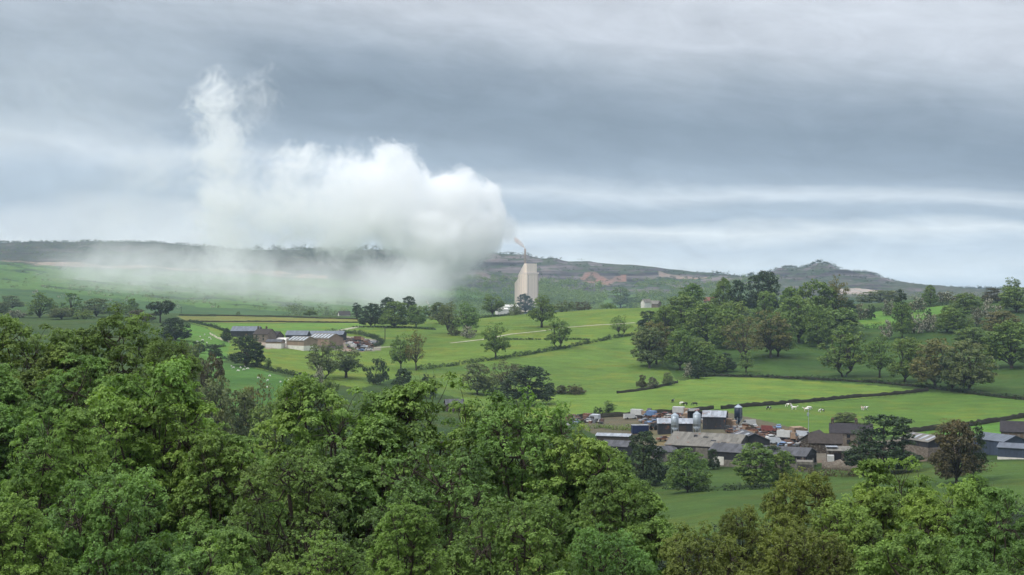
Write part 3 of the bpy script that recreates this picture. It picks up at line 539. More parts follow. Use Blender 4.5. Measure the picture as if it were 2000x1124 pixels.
TREES = """
# left ridge line, in front of the misty valley
ragged|russet|77|D1000|572|54|poplar_tree|tree|tall ragged brownish poplar with two spiky tops on the left skyline of the valley
ragged|russet|140|D1010|573|48|poplar_tree|tree|sparse upright poplar with bare lower branches beside the two-topped poplar
ragged|mid|108|D1020|590|18|poplar_tree|tree|thin wispy sapling between the two ragged poplars
round|grey|188|D1000|584|58|ash_tree|tree|grey green rounded tree to the right of the ragged poplars
loose|mid|229|D980|588|46|ash_tree|tree|small mid-green tree with visible stem left of the flat-topped dark pine
dense|mid|258|D1060|584|28|ash_tree|tree|little round green tree rising just behind the row near the dark pine
umbrella|dark|313|D960|588|56|pine_tree|tree|flat-topped dark pine with a thick bare trunk on the left ridge
dense|dark|343|@665|622|58|yew_tree|tree|low dark rounded yew directly below the flat-topped pine
dense|grey|24|D1250|578|46|ash_tree|tree|hazy grey tree at the far left behind the bright foreground leaves
round|grey|4|D1050|590|34|ash_tree|tree|grey green tree cut by the left edge of the picture
bush|blossom_thin|32|D1000|606|40|hawthorn_bush|bush|pale hawthorn with thin blossom left of the ragged poplars
bush|rust|275|D960|606|62|shrub|bush|brown leafless thicket at the foot of the flat-topped pine
round|grey|120|D960|602|50|ash_tree|tree|dull green tree filling the gap below the two ragged poplars
bush|mid|160|D960|606|50|shrub|bush|green scrub below the sparse upright poplar
# around the left farm
bush|dark|388|@690|667|30|shrub|bush|small dark bush at the wall end left of the left-hand farm
round|dark|421|@701|675|28|sycamore_tree|tree|small dark green tree between the big dark oak and the wall-end bush
round|dark|480|@716|657|66|oak_tree|tree|big dark oak in front of the slate blue barn
dense|dark|443|@668|643|24|holly_tree|tree|dark round holly at the left gable of the slate blue barn
column|mid|524|@722|700|14|sapling|tree|slim young tree alone on the grass below the tan barn
loose|grey|632|D640|668|66|willow_tree|tree|wide grey green willow in front of the tan barn
loose|grey|676|D655|676|62|willow_tree|tree|lower grey green willow touching the wide willow on its right
bush|blossom|622|D600|716|22|hawthorn_bush|bush|small white flowering hawthorn under the wide willow
bush|dark|736|D640|702|48|shrub|bush|flat-topped dark green thicket right of the willows
dense|dark|789|D560|722|54|holly_tree|tree|very dark rounded holly below the pair of slender ash trees
bush|dark|835|D600|733|40|shrub|bush|low dark scrub right of the very dark holly
loose|mid|783|@722|655|46|ash_tree|tree|leafy half of the pair of slender ash trees below the track
airy|brown|812|@724|645|44|ash_tree|tree|thin brownish half of the pair of slender ash trees
round|mid|605|D1180|606|28|shrub|bush|lone low bush on the ridge edge above the left-hand farm
bush|grey|465|D1160|609|10|shrub|bush|tiny bush on the ridge wall above the slate blue barn
# trees on the ridge by the cottages
column|dark|697|@624|592|20|cypress_tree|tree|narrow dark cypress left of the ridge copse
dense|dark|724|@638|594|46|holly_tree|tree|dark dense holly at the left of the ridge copse
dense|mid|770|@640|590|60|sycamore_tree|tree|broad green sycamore in the middle of the ridge copse
dense|dark|757|D1080|582|40|sycamore_tree|tree|dark green treetop behind the broad sycamore of the copse
dense|dark|797|D1080|580|40|sycamore_tree|tree|dark crown rising highest at the back of the ridge copse
round|light|813|@641|597|38|lime_tree|tree|light green lime tree at the right end of the ridge copse
column|light|732|@637|618|12|sapling|tree|pale little tree in front of the dark holly of the copse
round|grey|858|D1000|592|44|ash_tree|tree|grey green ash with a bare stem left of the two flowering hawthorns
loose|grey|880|@652|592|46|ash_tree|tree|open-crowned ash with forked stem above the dark hawthorn
loose|light|912|@655|592|52|ash_tree|tree|pale half-leafed ash leaning over the white hawthorn
bush|rust|888|@656|640|26|hawthorn_bush|bush|dark brown bush left of the white hawthorn on the slope
bush|blossom|915|@661|638|30|hawthorn_bush|bush|white flowering hawthorn below the half-leafed ash
loose|mid|838|D1080|596|30|ash_tree|tree|small faded tree between the lime tree and the ashes
# around the tower
loose|mid|963|@617|575|46|oak_tree|tree|wide open oak left of the low white works shed
dense|dark|1026|@611|575|34|holly_tree|tree|black-green tree at the right foot of the pink tower
bush|grey|1004|D1090|594|24|shrub|bush|grey green bush against the low white works shed
bush|blossom|1014|@615|600|20|hawthorn_bush|bush|round pale pink hawthorn at the foot of the pink tower
loose|mid|1058|@640|577|54|ash_tree|tree|tall leaning ash standing in the field right of the tower
loose|mid|968|@701|632|54|ash_tree|tree|forked field tree alone on the long diagonal hedge
loose|mid|1090|@681|622|48|ash_tree|tree|upright field tree further along the long diagonal hedge
airy|light|1213|@657|616|44|thorn_tree|tree|pale many-stemmed thorn at the upper end of the diagonal hedge
round|mid|1212|@601|562|40|oak_tree|tree|round-headed oak breaking the ridge right of the tower
dense|mid|1240|@601|580|34|shrub|bush|green thicket on the ridge touching the round-headed oak
dense|dark|1158|@604|589|14|holly_tree|bush|small dark ball-shaped holly on the ridge hedge
bush|grey|1100|D1100|588|48|shrub|bush|grey green hedge tree right behind the leaning ash
bush|rust|1135|D1120|590|40|shrub|bush|brownish hedge thicket left of the ball-shaped holly
bush|mid|1190|D1120|592|34|shrub|bush|low green bush between the ball-shaped holly and the round oak
dense|dark|1270|@641|608|50|oak_tree|tree|dark oak on the slope at the left corner of the big wood
# middle hollow
round|grey|932|@771|711|60|willow_tree|tree|grey green tree in the hollow left of the big dark yew
airy|rust|990|@768|704|70|ash_tree|tree|brown leafless tree behind the big dark yew
dense|dark|1027|@792|717|104|yew_tree|tree|biggest dark yew in the middle of the lower field
bush|grey|962|@772|738|40|shrub|bush|grey scrub at the left foot of the big dark yew
dense|dark|1075|@770|748|22|shrub|bush|first dark bush right of the big yew
dense|rust|1096|@770|753|22|shrub|bush|second brownish bush right of the big yew
bush|rust|1126|@771|752|40|shrub|bush|widest dark bush at the right end of the yew hedge
column|light|1188|@813|784|36|thorn_tree|tree|pale green open bush at the back edge of the scrapyard
bush|dark|1168|@815|796|20|shrub|bush|small dark bush left of the pale open bush by the scrapyard
dense|rust|1253|@759|733|20|hawthorn_bush|bush|leftmost of three round thorn bushes on the short wall
dense|blossom_thin|1275|@759|737|22|hawthorn_bush|bush|middle one of three round thorn bushes on the short wall
dense|grey|1304|@753|728|24|hawthorn_bush|bush|rightmost and greenest of three round thorn bushes on the short wall
# the wood on the right-hand hill
round|grey|1268|@719|640|76|ash_tree|tree|grey green tree forming the lower left corner of the big wood
round|brown|1282|@712|630|60|ash_tree|tree|brown-topped tree right behind the lower left corner of the big wood
round|mid|1328|@723|645|64|ash_tree|tree|second tree along the lower edge of the big wood
round|light|1376|@726|668|54|ash_tree|tree|lighter rounded tree above the flowering thorn
dense|mid|1395|@728|688|48|shrub|bush|dark green thicket right of the flowering thorn
bush|blossom|1346|@739|708|24|hawthorn_bush|bush|white flowering thorn at the near corner of the big wood
dense|dark|1364|@740|704|34|shrub|bush|dark thorn bush right against the white flowering thorn
loose|light|1457|@728|685|30|sapling|tree|bright young tree on the wall in front of the brown oak
airy|brown|1450|@706|620|84|oak_tree|tree|brown budding oak at the lower edge of the big wood
loose|brown|1505|@699|610|86|oak_tree|tree|brown green oak with two dark trunks right of the budding oak
round|mid|1380|D850|592|90|sycamore_tree|tree|big green sycamore filling the middle of the big wood
round|mid|1330|D900|578|84|sycamore_tree|tree|green sycamore sloping down behind the dark slope oak
round|mid|1352|D980|556|60|sycamore_tree|tree|topmost tree on the left shoulder of the big wood
round|light|1432|D880|590|70|sycamore_tree|tree|yellow green treetop between the big sycamore and the brown oaks
dense|mid|1412|D1000|545|46|sycamore_tree|tree|leafy green tree left of the two dark skyline trees
dense|dark|1441|D1000|549|42|holm_oak|tree|smaller of the two dark trees on the skyline of the wood
dense|dark|1490|D1010|532|68|holm_oak|tree|taller and wider of the two dark trees on the skyline of the wood
dense|light|1493|D930|570|52|lime_tree|tree|light green rounded tree in front of the taller dark skyline tree
dense|mid|1545|D900|563|72|lime_tree|tree|tall olive green tree left of centre in the top of the wood
round|mid|1588|D890|551|76|lime_tree|tree|highest broad green crown in the top of the wood
dense|mid|1620|D900|562|66|lime_tree|tree|green crown beneath the feathery brown tree
airy|brown|1634|D900|539|50|ash_tree|tree|feathery brown tree with bare stems standing out against the quarry
round|dark|1652|D880|588|50|sycamore_tree|tree|dark shoulder of trees right of the feathery brown tree
round|light|1632|@664|603|94|field_maple|tree|wide yellow green maple left of the small bright field
round|mid|1520|D800|612|70|ash_tree|tree|shaded green tree behind the brown green oak
loose|mid|1648|@736|642|98|ash_tree|tree|large spreading ash alone on the shaded slope
loose|mid|1718|@738|655|56|ash_tree|tree|narrower ash right of the large spreading ash
round|mid|1768|@746|662|74|sycamore_tree|tree|mid-green sycamore on the shaded wall right of the narrow ash
round|brown|1826|@758|664|92|oak_tree|tree|olive brown oak above the cattle field
round|grey|1893|@766|668|96|ash_tree|tree|big greyish tree nearest the right end of the cattle field
round|dark|1860|D640|690|60|sycamore_tree|tree|dark gap-filling tree between the olive oak and the greyish tree
round|mid|1420|D830|605|70|ash_tree|tree|green crown wedged between the big sycamore and the budding oak
round|light|1560|D860|582|80|lime_tree|tree|lower front crown of the tall lime clump
dense|mid|1600|D840|600|60|sycamore_tree|tree|dense green foot of the tall lime clump
round|mid|1300|D860|600|56|ash_tree|tree|green crown between the dark slope oak and the lower wood edge
dense|dark|1418|D740|690|40|shrub|bush|shaded undergrowth between the two bush clumps at the wood edge
# round the small bright field, upper right
column|dark|1760|D880|567|36|sycamore_tree|tree|dark column-shaped tree standing across the small bright field
round|mid|1762|D860|592|42|sycamore_tree|tree|lower dark green tree joined to the column-shaped tree
dense|mid|1817|D1050|558|32|oak_tree|tree|rounded tree above the top hedge of the small bright field
bush|blossom_thin|1682|D960|594|30|hawthorn_bush|bush|pale hawthorn at the left end of the top hedge
bush|dark|1700|D960|596|20|shrub|bush|dark little bush beside the pale hawthorn on the top hedge
bush|blossom_thin|1736|D980|586|28|hawthorn_bush|bush|hawthorn just left of the dark column-shaped tree
bush|blossom_thin|1792|D1000|581|36|hawthorn_bush|bush|pinkish hawthorn right of the dark column-shaped tree
bush|blossom|1731|D860|626|26|hawthorn_bush|bush|small flowering hawthorn under the left side of the bright field
bush|blossom|1788|D880|612|42|hawthorn_bush|bush|left of two big white hawthorns below the bright field
bush|blossom|1815|D880|614|38|hawthorn_bush|bush|right of two big white hawthorns below the bright field
column|dark|1814|D900|604|14|cypress_tree|tree|small pointed dark tree peeping over the two white hawthorns
dense|mid|1850|D870|600|44|holly_tree|tree|dark green tree closing the right end of the bright field
dense|grey|1720|D1300|568|90|ash_tree|tree|hazy tree clump beyond the small bright field
bush|blossom_thin|1850|D1060|570|50|hawthorn_bush|bush|pale flowering thicket on the right skyline
round|mid|1886|D960|574|60|ash_tree|tree|green tree right of the pale skyline thicket
dense|rust|1936|D1020|563|40|copper_beech|tree|dark reddish beech on the right skyline
bush|blossom|1935|D900|584|34|hawthorn_bush|bush|white hawthorn below the dark reddish beech
loose|mid|1976|D1100|543|34|ash_tree|tree|small see-through tree highest on the right skyline
round|light|1985|D930|562|70|ash_tree|tree|light topped tree cut by the right edge on the skyline
round|mid|1870|D860|602|60|ash_tree|tree|shaded green tree below the skyline thicket
bush|blossom_thin|1905|D880|600|30|hawthorn_bush|bush|greyish hawthorn left of the white one under the beech
round|brown|1955|@655|608|72|oak_tree|tree|olive tree on the slope under the light topped edge tree
round|mid|1975|@720|630|100|sycamore_tree|tree|big green sycamore cut by the right edge of the picture
round|mid|1900|D800|640|70|sycamore_tree|tree|dark green crown between the olive slope tree and the cattle field trees
dense|grey|1960|D760|690|50|shrub|bush|shaded thicket under the right edge sycamore
# farm trees on the right
dense|dark|1256|@950|845|92|sycamore_tree|tree|dark green tree at the left end of the big grey barn
dense|mid|1343|@962|878|84|sycamore_tree|tree|bright conical tree in front of the big grey barn
dense|dark|1393|@917|878|26|holly_tree|tree|small dark tree between the barn wall and the conical tree
dense|mid|1478|@950|868|94|oak_tree|tree|wide green tree before the long dark barn roof
dense|dark|1512|D395|872|50|oak_tree|tree|dark crown squeezed between the wide tree and the fresh green one
dense|mid|1524|@948|882|58|sycamore_tree|tree|fresh green tree right of the wide tree by the long barn
dense|dark|1726|@925|814|142|yew_tree|tree|massive dark yew beside the stone farmhouse
round|grey|1650|D500|806|48|willow_tree|tree|pale round willow behind the farmhouse chimneys
round|rust|1868|@945|824|92|ivy_tree|tree|reddish brown ivy-clad tree in front of the blue grey sheds
loose|dark|1900|@938|826|56|ivy_tree|tree|dark ivy-clad tree joined to the right of the reddish one
airy|brown|1850|D415|818|70|ash_tree|tree|thin bare-branched crown above the reddish ivy tree
dense|dark|1553|D465|848|22|holly_tree|bush|small dark bush among the scrapped vehicles right of the barn
bush|rust|1745|D395|900|50|shrub|bush|brown brambles at the foot of the massive yew
bush|rust|1835|D385|908|70|shrub|bush|brown brambles below the stone based shed
# wooded dip on the left
round|grey|372|D420|676|70|ash_tree|tree|grey green crown left at the top of the wooded dip
round|rust|412|D400|700|60|ash_tree|tree|brownish crown in the wooded dip below the small dark tree
airy|brown|503|D400|735|66|ash_tree|tree|bare brown tree rising from the wooded dip
round|grey|468|D380|765|80|ash_tree|tree|grey green crown in the bottom of the wooded dip
round|mid|520|D370|790|80|sycamore_tree|tree|deep green crown at the lowest point of the wooded dip
round|dark|590|D420|738|84|sycamore_tree|tree|dark crown on the right bank of the wooded dip
round|mid|570|D380|770|70|sycamore_tree|tree|mid-green crown just below the right bank crown
round|grey|420|D370|740|80|ash_tree|tree|dull crown in shadow on the left bank of the wooded dip
round|mid|645|D450|745|60|sycamore_tree|tree|green crown below the white flowering willow foot
"""
def parse_trees(txt):
    for ln in txt.strip().splitlines():
        if ln.startswith('#') or not ln.strip(): continue
        kind, cm, px, dd, top, w, name, cat, lab = ln.split('|')
        px = float(px); D = float(dd[1:]) if dd[0] == 'D' else None; pb = float(dd[1:]) if dd[0] == '@' else None
        put_tree(kind, cm, px, D, pb, float(top), float(w), name, cat, lab, 'trees and bushes of the fields')
parse_trees(TREES)

# ---------------------------------------------------------------- foreground trees, seen from above and close by
_k = dict(trunk=0.020, sides=6, fine=True, deeproot=16.0)
FT = [tree_meshes('near_a', 101, H=12, R=5.5, base=0.02, nl=17, nc=1150, cr=0.56, n=126, size=0.135, lr=(.24, .40), flat=0.55, zmin=-.15, **_k),
      tree_meshes('near_b', 102, H=12, R=5.5, base=0.02, nl=20, nc=1150, cr=0.52, n=126, size=0.13, lr=(.20, .36), flat=0.55, zmin=-.15, stems=2, **_k),
      tree_meshes('near_c', 103, H=12, R=4.8, base=0.02, nl=18, nc=1050, cr=0.52, n=126, size=0.13, lr=(.22, .38), flat=0.6, zmin=-.15, **_k),
      tree_meshes('near_e', 105, H=12, R=5.5, base=0.12, nl=20, nc=760, cr=0.60, n=63, size=0.13, lr=(.20, .34), flat=0.6, zmin=-.15, stems=2, trunk=0.026, sides=6, fine=True, deeproot=16.0),
      tree_meshes('near_d', 104, H=12, R=5.5, base=0.02, nl=20, nc=1250, cr=0.46, n=98, size=0.115, lr=(.20, .34), flat=0.75, zmin=-.4, **_k)]
NEAR = """
0|russet|60|92|622|250|tall dull green sycamore at the far left of the near slope
2|russet|230|95|612|240|dull green sycamore just left of the wooded dip, behind the brightest crown
4|russet|325|85|655|150|brown tinged crown touching the wooded dip on the left
1|near|150|75|690|230|mid-green crown low behind the bright left-hand trees
0|near|-60|65|690|260|green crown running off the left edge of the picture
0|spring|300|52|716|330|brightest yellow green sycamore with the highest pointed top on the left
1|spring|90|44|800|270|bright sycamore crown at the lower left
2|near|430|50|850|260|green crown right below the brightest sycamore
4|near|220|36|930|330|shaded crown in the lower left corner region
2|spring|30|30|985|240|pale green leafy top in the bottom left corner
1|near|400|30|1040|300|dark shaded crown at the bottom left of centre
0|near|655|62|744|350|large sycamore with domed top left of the picture centre
1|near|860|64|740|400|large sycamore with many domes at the picture centre
4|near|1020|60|778|360|sycamore crown right of the centre with layered domes
2|near|1130|58|850|300|sycamore crown sloping down to the meadow
0|near|1215|52|930|210|lowest shoulder of the central trees beside the meadow
3|russet|560|46|880|260|dark open crown with visible branches left of the centre
3|russet|840|44|880|360|open crown showing black forked branches in the bottom centre
2|spring|790|27|985|170|small bright leafy spire at the bottom centre
4|near|1010|34|985|330|shaded leafy crown at the bottom right of centre
3|near|620|28|1050|260|dark leafy crown along the bottom edge left of the bright spire
4|near|1180|36|1040|240|leafy crown on the bottom edge below the meadow
4|olive|1570|46|925|200|golden green oak with knobbly tops right of the meadow
4|olive|1450|42|990|110|small golden green oak spur reaching into the meadow
4|olive|1370|36|1040|270|golden green oak crown on the bottom edge below the meadow
4|olive|1560|34|1035|260|golden green oak crown in the lower right
1|spring|1760|56|893|260|bright green broad crown in front of the massive yew
0|spring|1850|48|945|230|fresh green crown right of the broad bright one
2|near|1650|40|985|230|mid-green crown between the golden oaks and the bright crown
1|near|1960|44|960|230|green crown running off the right edge of the picture
2|spring|1780|30|1050|330|bright leafy crown on the bottom edge at the right
0|near|1960|28|1060|260|shaded crown in the bottom right corner
2|spring|1905|50|925|70|slender leafy top poking up beside the ivy-clad tree
"""
for i, ln in enumerate(NEAR.strip().splitlines()):
    v_, cm, px, D, top, w, lab = ln.split('|'); V_ = FT[int(v_)]; px = float(px); D = float(D); w = float(w)
    x, D, zz = at(px, D); Hh = (HOR-float(top)-(11 if D > 55 else 4))/F*D-zz; Rr = w/2/F*D
    s = Rr/V_['R']; szz = min(max(Hh/V_['H'], s*0.8), s*1.25); lift = Hh-V_['H']*szz
    o = empty('oak_tree' if cm == 'olive' else 'sycamore_tree', (x, D, zz), i*1.7)
    tag(o, lab, 'tree', 'trees of the near slope')
    for nm, me_, mt_ in (('trunk', V_['wood'], BARK), ('crown', V_['crown'], LM[cm])):
        c_ = link(nm, me_, o, mt_); c_.location = (0, 0, lift); c_.scale = (s, s, szz)
# ---------------------------------------------------------------- mesh builder for made things
class MB:
    def __init__(s): s.v = []; s.f = []
    def add(s, vs, fs):
        o = len(s.v); s.v += [tuple(map(float, p)) for p in vs]; s.f += [tuple(i+o for i in f) for f in fs]; return s
    def box(s, x0, x1, y0, y1, z0, z1):
        return s.add([(x, y, z) for z in (z0, z1) for y in (y0, y1) for x in (x0, x1)], [(0, 2, 3, 1), (4, 5, 7, 6), (0, 1, 5, 4), (2, 6, 7, 3), (0, 4, 6, 2), (1, 3, 7, 5)])
    def prism(s, pts, d):      # pts: list of 3D points (planar polygon), d: extrusion vector
        n = len(pts); d = np.array(d)
        return s.add(list(pts)+[tuple(np.array(p)+d) for p in pts], [tuple(range(n))[::-1], tuple(range(n, 2*n))]+[(i, (i+1) % n, n+(i+1) % n, n+i) for i in range(n)])
    def lathe(s, prof, n=20, c=(0, 0)):
        vs = []; fs = []
        for r, z in prof: vs += [(c[0]+r*math.cos(6.28318*k/n), c[1]+r*math.sin(6.28318*k/n), z) for k in range(n)]
        for i in range(len(prof)-1): fs += [(i*n+k, i*n+(k+1) % n, (i+1)*n+(k+1) % n, (i+1)*n+k) for k in range(n)]
        fs.append(tuple(range(n))[::-1]); fs.append(tuple(range((len(prof)-1)*n, len(prof)*n)))
        return s.add(vs, fs)
    def tube(s, p0, p1, r0, r1=None, n=8):
        v, q = tubes([(np.array(p0, float), (np.array(p0, float)+np.array(p1, float))/2, np.array(p1, float), r0, r1 or r0)], n, 1)
        s.add(v, [tuple(x) for x in q]); o = len(s.v)-2*n
        s.f.append(tuple(range(o, o+n))[::-1]); s.f.append(tuple(range(o+n, o+2*n))); return s
    def build(s, name, mat, parent=None, smooth=False):
        me = bpy.data.meshes.new(name); me.from_pydata(s.v, [], s.f); me.update()
        bm = bmesh.new(); bm.from_mesh(me); bmesh.ops.recalc_face_normals(bm, faces=bm.faces); bm.to_mesh(me); bm.free()
        if smooth: me.polygons.foreach_set('use_smooth', [True]*len(me.polygons))
        return link(name, me, parent, mat)

def corrug(name, c, rough=0.55, var=0.3, rust=0.0, k=6.0, metal=0.0):
    """corrugated sheet: ridges run up the slope (local Y), stained in streaks"""
    m = bpy.data.materials.new(name); m.use_nodes = True; m.node_tree.nodes.clear(); N = NT(m.node_tree)
    tc = N.n('ShaderNodeTexCoord'); x, y, z = N.sep(tc.outputs['Object'])
    wv = N.m('SINE', N.m('MULTIPLY', x, k))
    n = N.noise(N.comb(N.m('MULTIPLY', x, 1.2), N.m('MULTIPLY', y, 0.35), z), 1.0, 5, 0.7)
    sheet = N.noise(N.comb(N.m('FLOOR', N.m('MULTIPLY', x, 0.9)), N.m('FLOOR', N.m('MULTIPLY', y, 0.4)), 0.0), 3.7, 0, 0.5)
    f = N.m('ADD', N.m('MULTIPLY', n, 0.7), N.m('MULTIPLY', sheet, 0.5))
    cc = N.mix(N.smooth(f, 0.35, 0.85), tuple(v*(1-var) for v in c), tuple(min(1, v*(1+var)) for v in c))
    if rust: cc = N.mix(N.smooth(N.noise(tc.outputs['Object'], 0.5, 4, 0.7), 0.62-rust*0.2, 0.72-rust*0.2, 0, 0.85), cc, (0.16, 0.07, 0.035))
    b = N.n('ShaderNodeBsdfPrincipled'); N.l(cc, b.inputs['Base Color']); b.inputs['Roughness'].default_value = rough; b.inputs['Metallic'].default_value = metal; b.inputs['Specular IOR Level'].default_value = 0.4
    bp = N.n('ShaderNodeBump'); bp.inputs['Strength'].default_value = 0.35; bp.inputs['Distance'].default_value = 0.05; N.l(wv, bp.inputs['Height']); N.l(bp.outputs[0], b.inputs['Normal'])
    N.l(b.outputs[0], N.n('ShaderNodeOutputMaterial').inputs[0]); return m
def stone(name, c, k=1.6, mortar=(0.25, 0.23, 0.19)):
    m = bpy.data.materials.new(name); m.use_nodes = True; m.node_tree.nodes.clear(); N = NT(m.node_tree)
    tc = N.n('ShaderNodeTexCoord'); x, y, z = N.sep(tc.outputs['Object'])
    vo = N.n('ShaderNodeTexVoronoi'); N.l(N.comb(N.m('MULTIPLY', x, 1.0), N.m('MULTIPLY', y, 1.0), N.m('MULTIPLY', z, 1.8)), vo.inputs['Vector']); vo.inputs['Scale'].default_value = k
    n = N.noise(tc.outputs['Object'], 0.7, 5, 0.7)
    cr = N.n('ShaderNodeSeparateColor'); N.l(vo.outputs['Color'], cr.inputs[0])
    f = N.m('ADD', N.m('MULTIPLY', cr.outputs[0], 0.5), N.m('MULTIPLY', n, 0.5))
    cc = N.mix(f, tuple(v*0.5 for v in c), tuple(min(1, v*1.4) for v in c))
    cc = N.mix(N.smooth(vo.outputs['Distance'], 0.55, 0.8, 0, 0.5), cc, mortar)
    b = N.n('ShaderNodeBsdfPrincipled'); N.l(cc, b.inputs['Base Color']); b.inputs['Roughness'].default_value = 0.95; b.inputs['Specular IOR Level'].default_value = 0.15
    bp = N.n('ShaderNodeBump'); bp.inputs['Strength'].default_value = 0.8; N.l(f, bp.inputs['Height']); N.l(bp.outputs[0], b.inputs['Normal'])
    N.l(b.outputs[0], N.n('ShaderNodeOutputMaterial').inputs[0]); return m
M = {
 'asb': corrug('roof_asbestos', (0.150, 0.140, 0.120), 0.9, 0.32, 0.1), 'asb_dark': corrug('roof_asbestos_dark', (0.070, 0.070, 0.076), 0.85, 0.35), 'slate_blue': corrug('roof_blue_grey', (0.11, 0.125, 0.150), 0.55, 0.25),
 'pale_sheet': corrug('sheet_pale', (0.26, 0.28, 0.31), 0.5, 0.35, 0.3), 'sky_sheet': corrug('rooflight_sheet', (0.40, 0.46, 0.52), 0.4, 0.15), 'dark_board': corrug('boarding_dark', (0.022, 0.023, 0.027), 0.85, 0.35, 0.1, 9),
 'yorkshire': corrug('boarding_weathered', (0.055, 0.048, 0.045), 0.9, 0.4, 0, 12), 'tan_board': corrug('boarding_tan', (0.25, 0.185, 0.14), 0.85, 0.16, 0, 8), 'steel_blue': corrug('sheet_steel_blue', (0.040, 0.055, 0.085), 0.55, 0.22), 'steel_roof': corrug('roof_steel_blue', (0.085, 0.10, 0.125), 0.5, 0.22),
 'slate': plain('slate', (0.034, 0.029, 0.032), 0.75, 0.3, 1.5, c2=(0.022, 0.019, 0.022), bump=0.3), 'tile': plain('stone_tile', (0.052, 0.042, 0.036), 0.88, 0.35, 1.2, bump=0.3),
 'stone': stone('sandstone', (0.150, 0.125, 0.100)), 'stone_dark': stone('sandstone_dark', (0.065, 0.052, 0.042)), 'drystone': stone('drystone', (0.034, 0.032, 0.022), 2.2, (0.014, 0.016, 0.010)),
 'white': plain('limewash', (0.62, 0.60, 0.54), 0.85, 0.15, 0.6), 'concrete': plain('concrete', (0.17, 0.16, 0.14), 0.9, 0.35, 0.9, bump=0.2), 'block': plain('blockwork', (0.17, 0.155, 0.13), 0.9, 0.35, 1.2),
 'galv': plain('galvanised', (0.34, 0.39, 0.43), 0.45, 0.15, 2.0, metal=0.3), 'navy': plain('navy_paint', (0.012, 0.022, 0.042), 0.45, 0.2, 1.5), 'blue': plain('blue_paint', (0.010, 0.020, 0.070), 0.6, 0.25, 1.0),
 'dark': plain('dark_opening', (0.008, 0.008, 0.010), 0.9, 0.2), 'glass': plain('window_glass', (0.02, 0.025, 0.03), 0.12, 0.2, spec=0.8), 'timber': plain('timber', (0.12, 0.085, 0.06), 0.85, 0.3, 2.0), 'oldwood': plain('old_wood', (0.055, 0.045, 0.038), 0.9, 0.3, 2.0),
 'pink': corrug('tower_cladding', (0.88, 0.72, 0.60), 0.7, 0.07, 0, 2.5), 'pink_trim': plain('tower_trim', (0.84, 0.70, 0.62), 0.7, 0.08, 0.1), 'tower_shade': plain('tower_dark_trim', (0.46, 0.36, 0.31), 0.8, 0.1, .1), 'stackm': plain('stack_metal', (0.33, 0.27, 0.23), 0.6, 0.2, 0.2),
 'track': plain('track_stone', (0.36, 0.35, 0.24), 0.95, 0.25, 0.3), 'tyre': plain('tyre', (0.014, 0.014, 0.014), 0.9, 0.2), 'rust': plain('rust', (0.15, 0.060, 0.032), 0.9, 0.5, 2.5), 'brick': stone('brick', (0.18, 0.08, 0.055), 3.0),
}
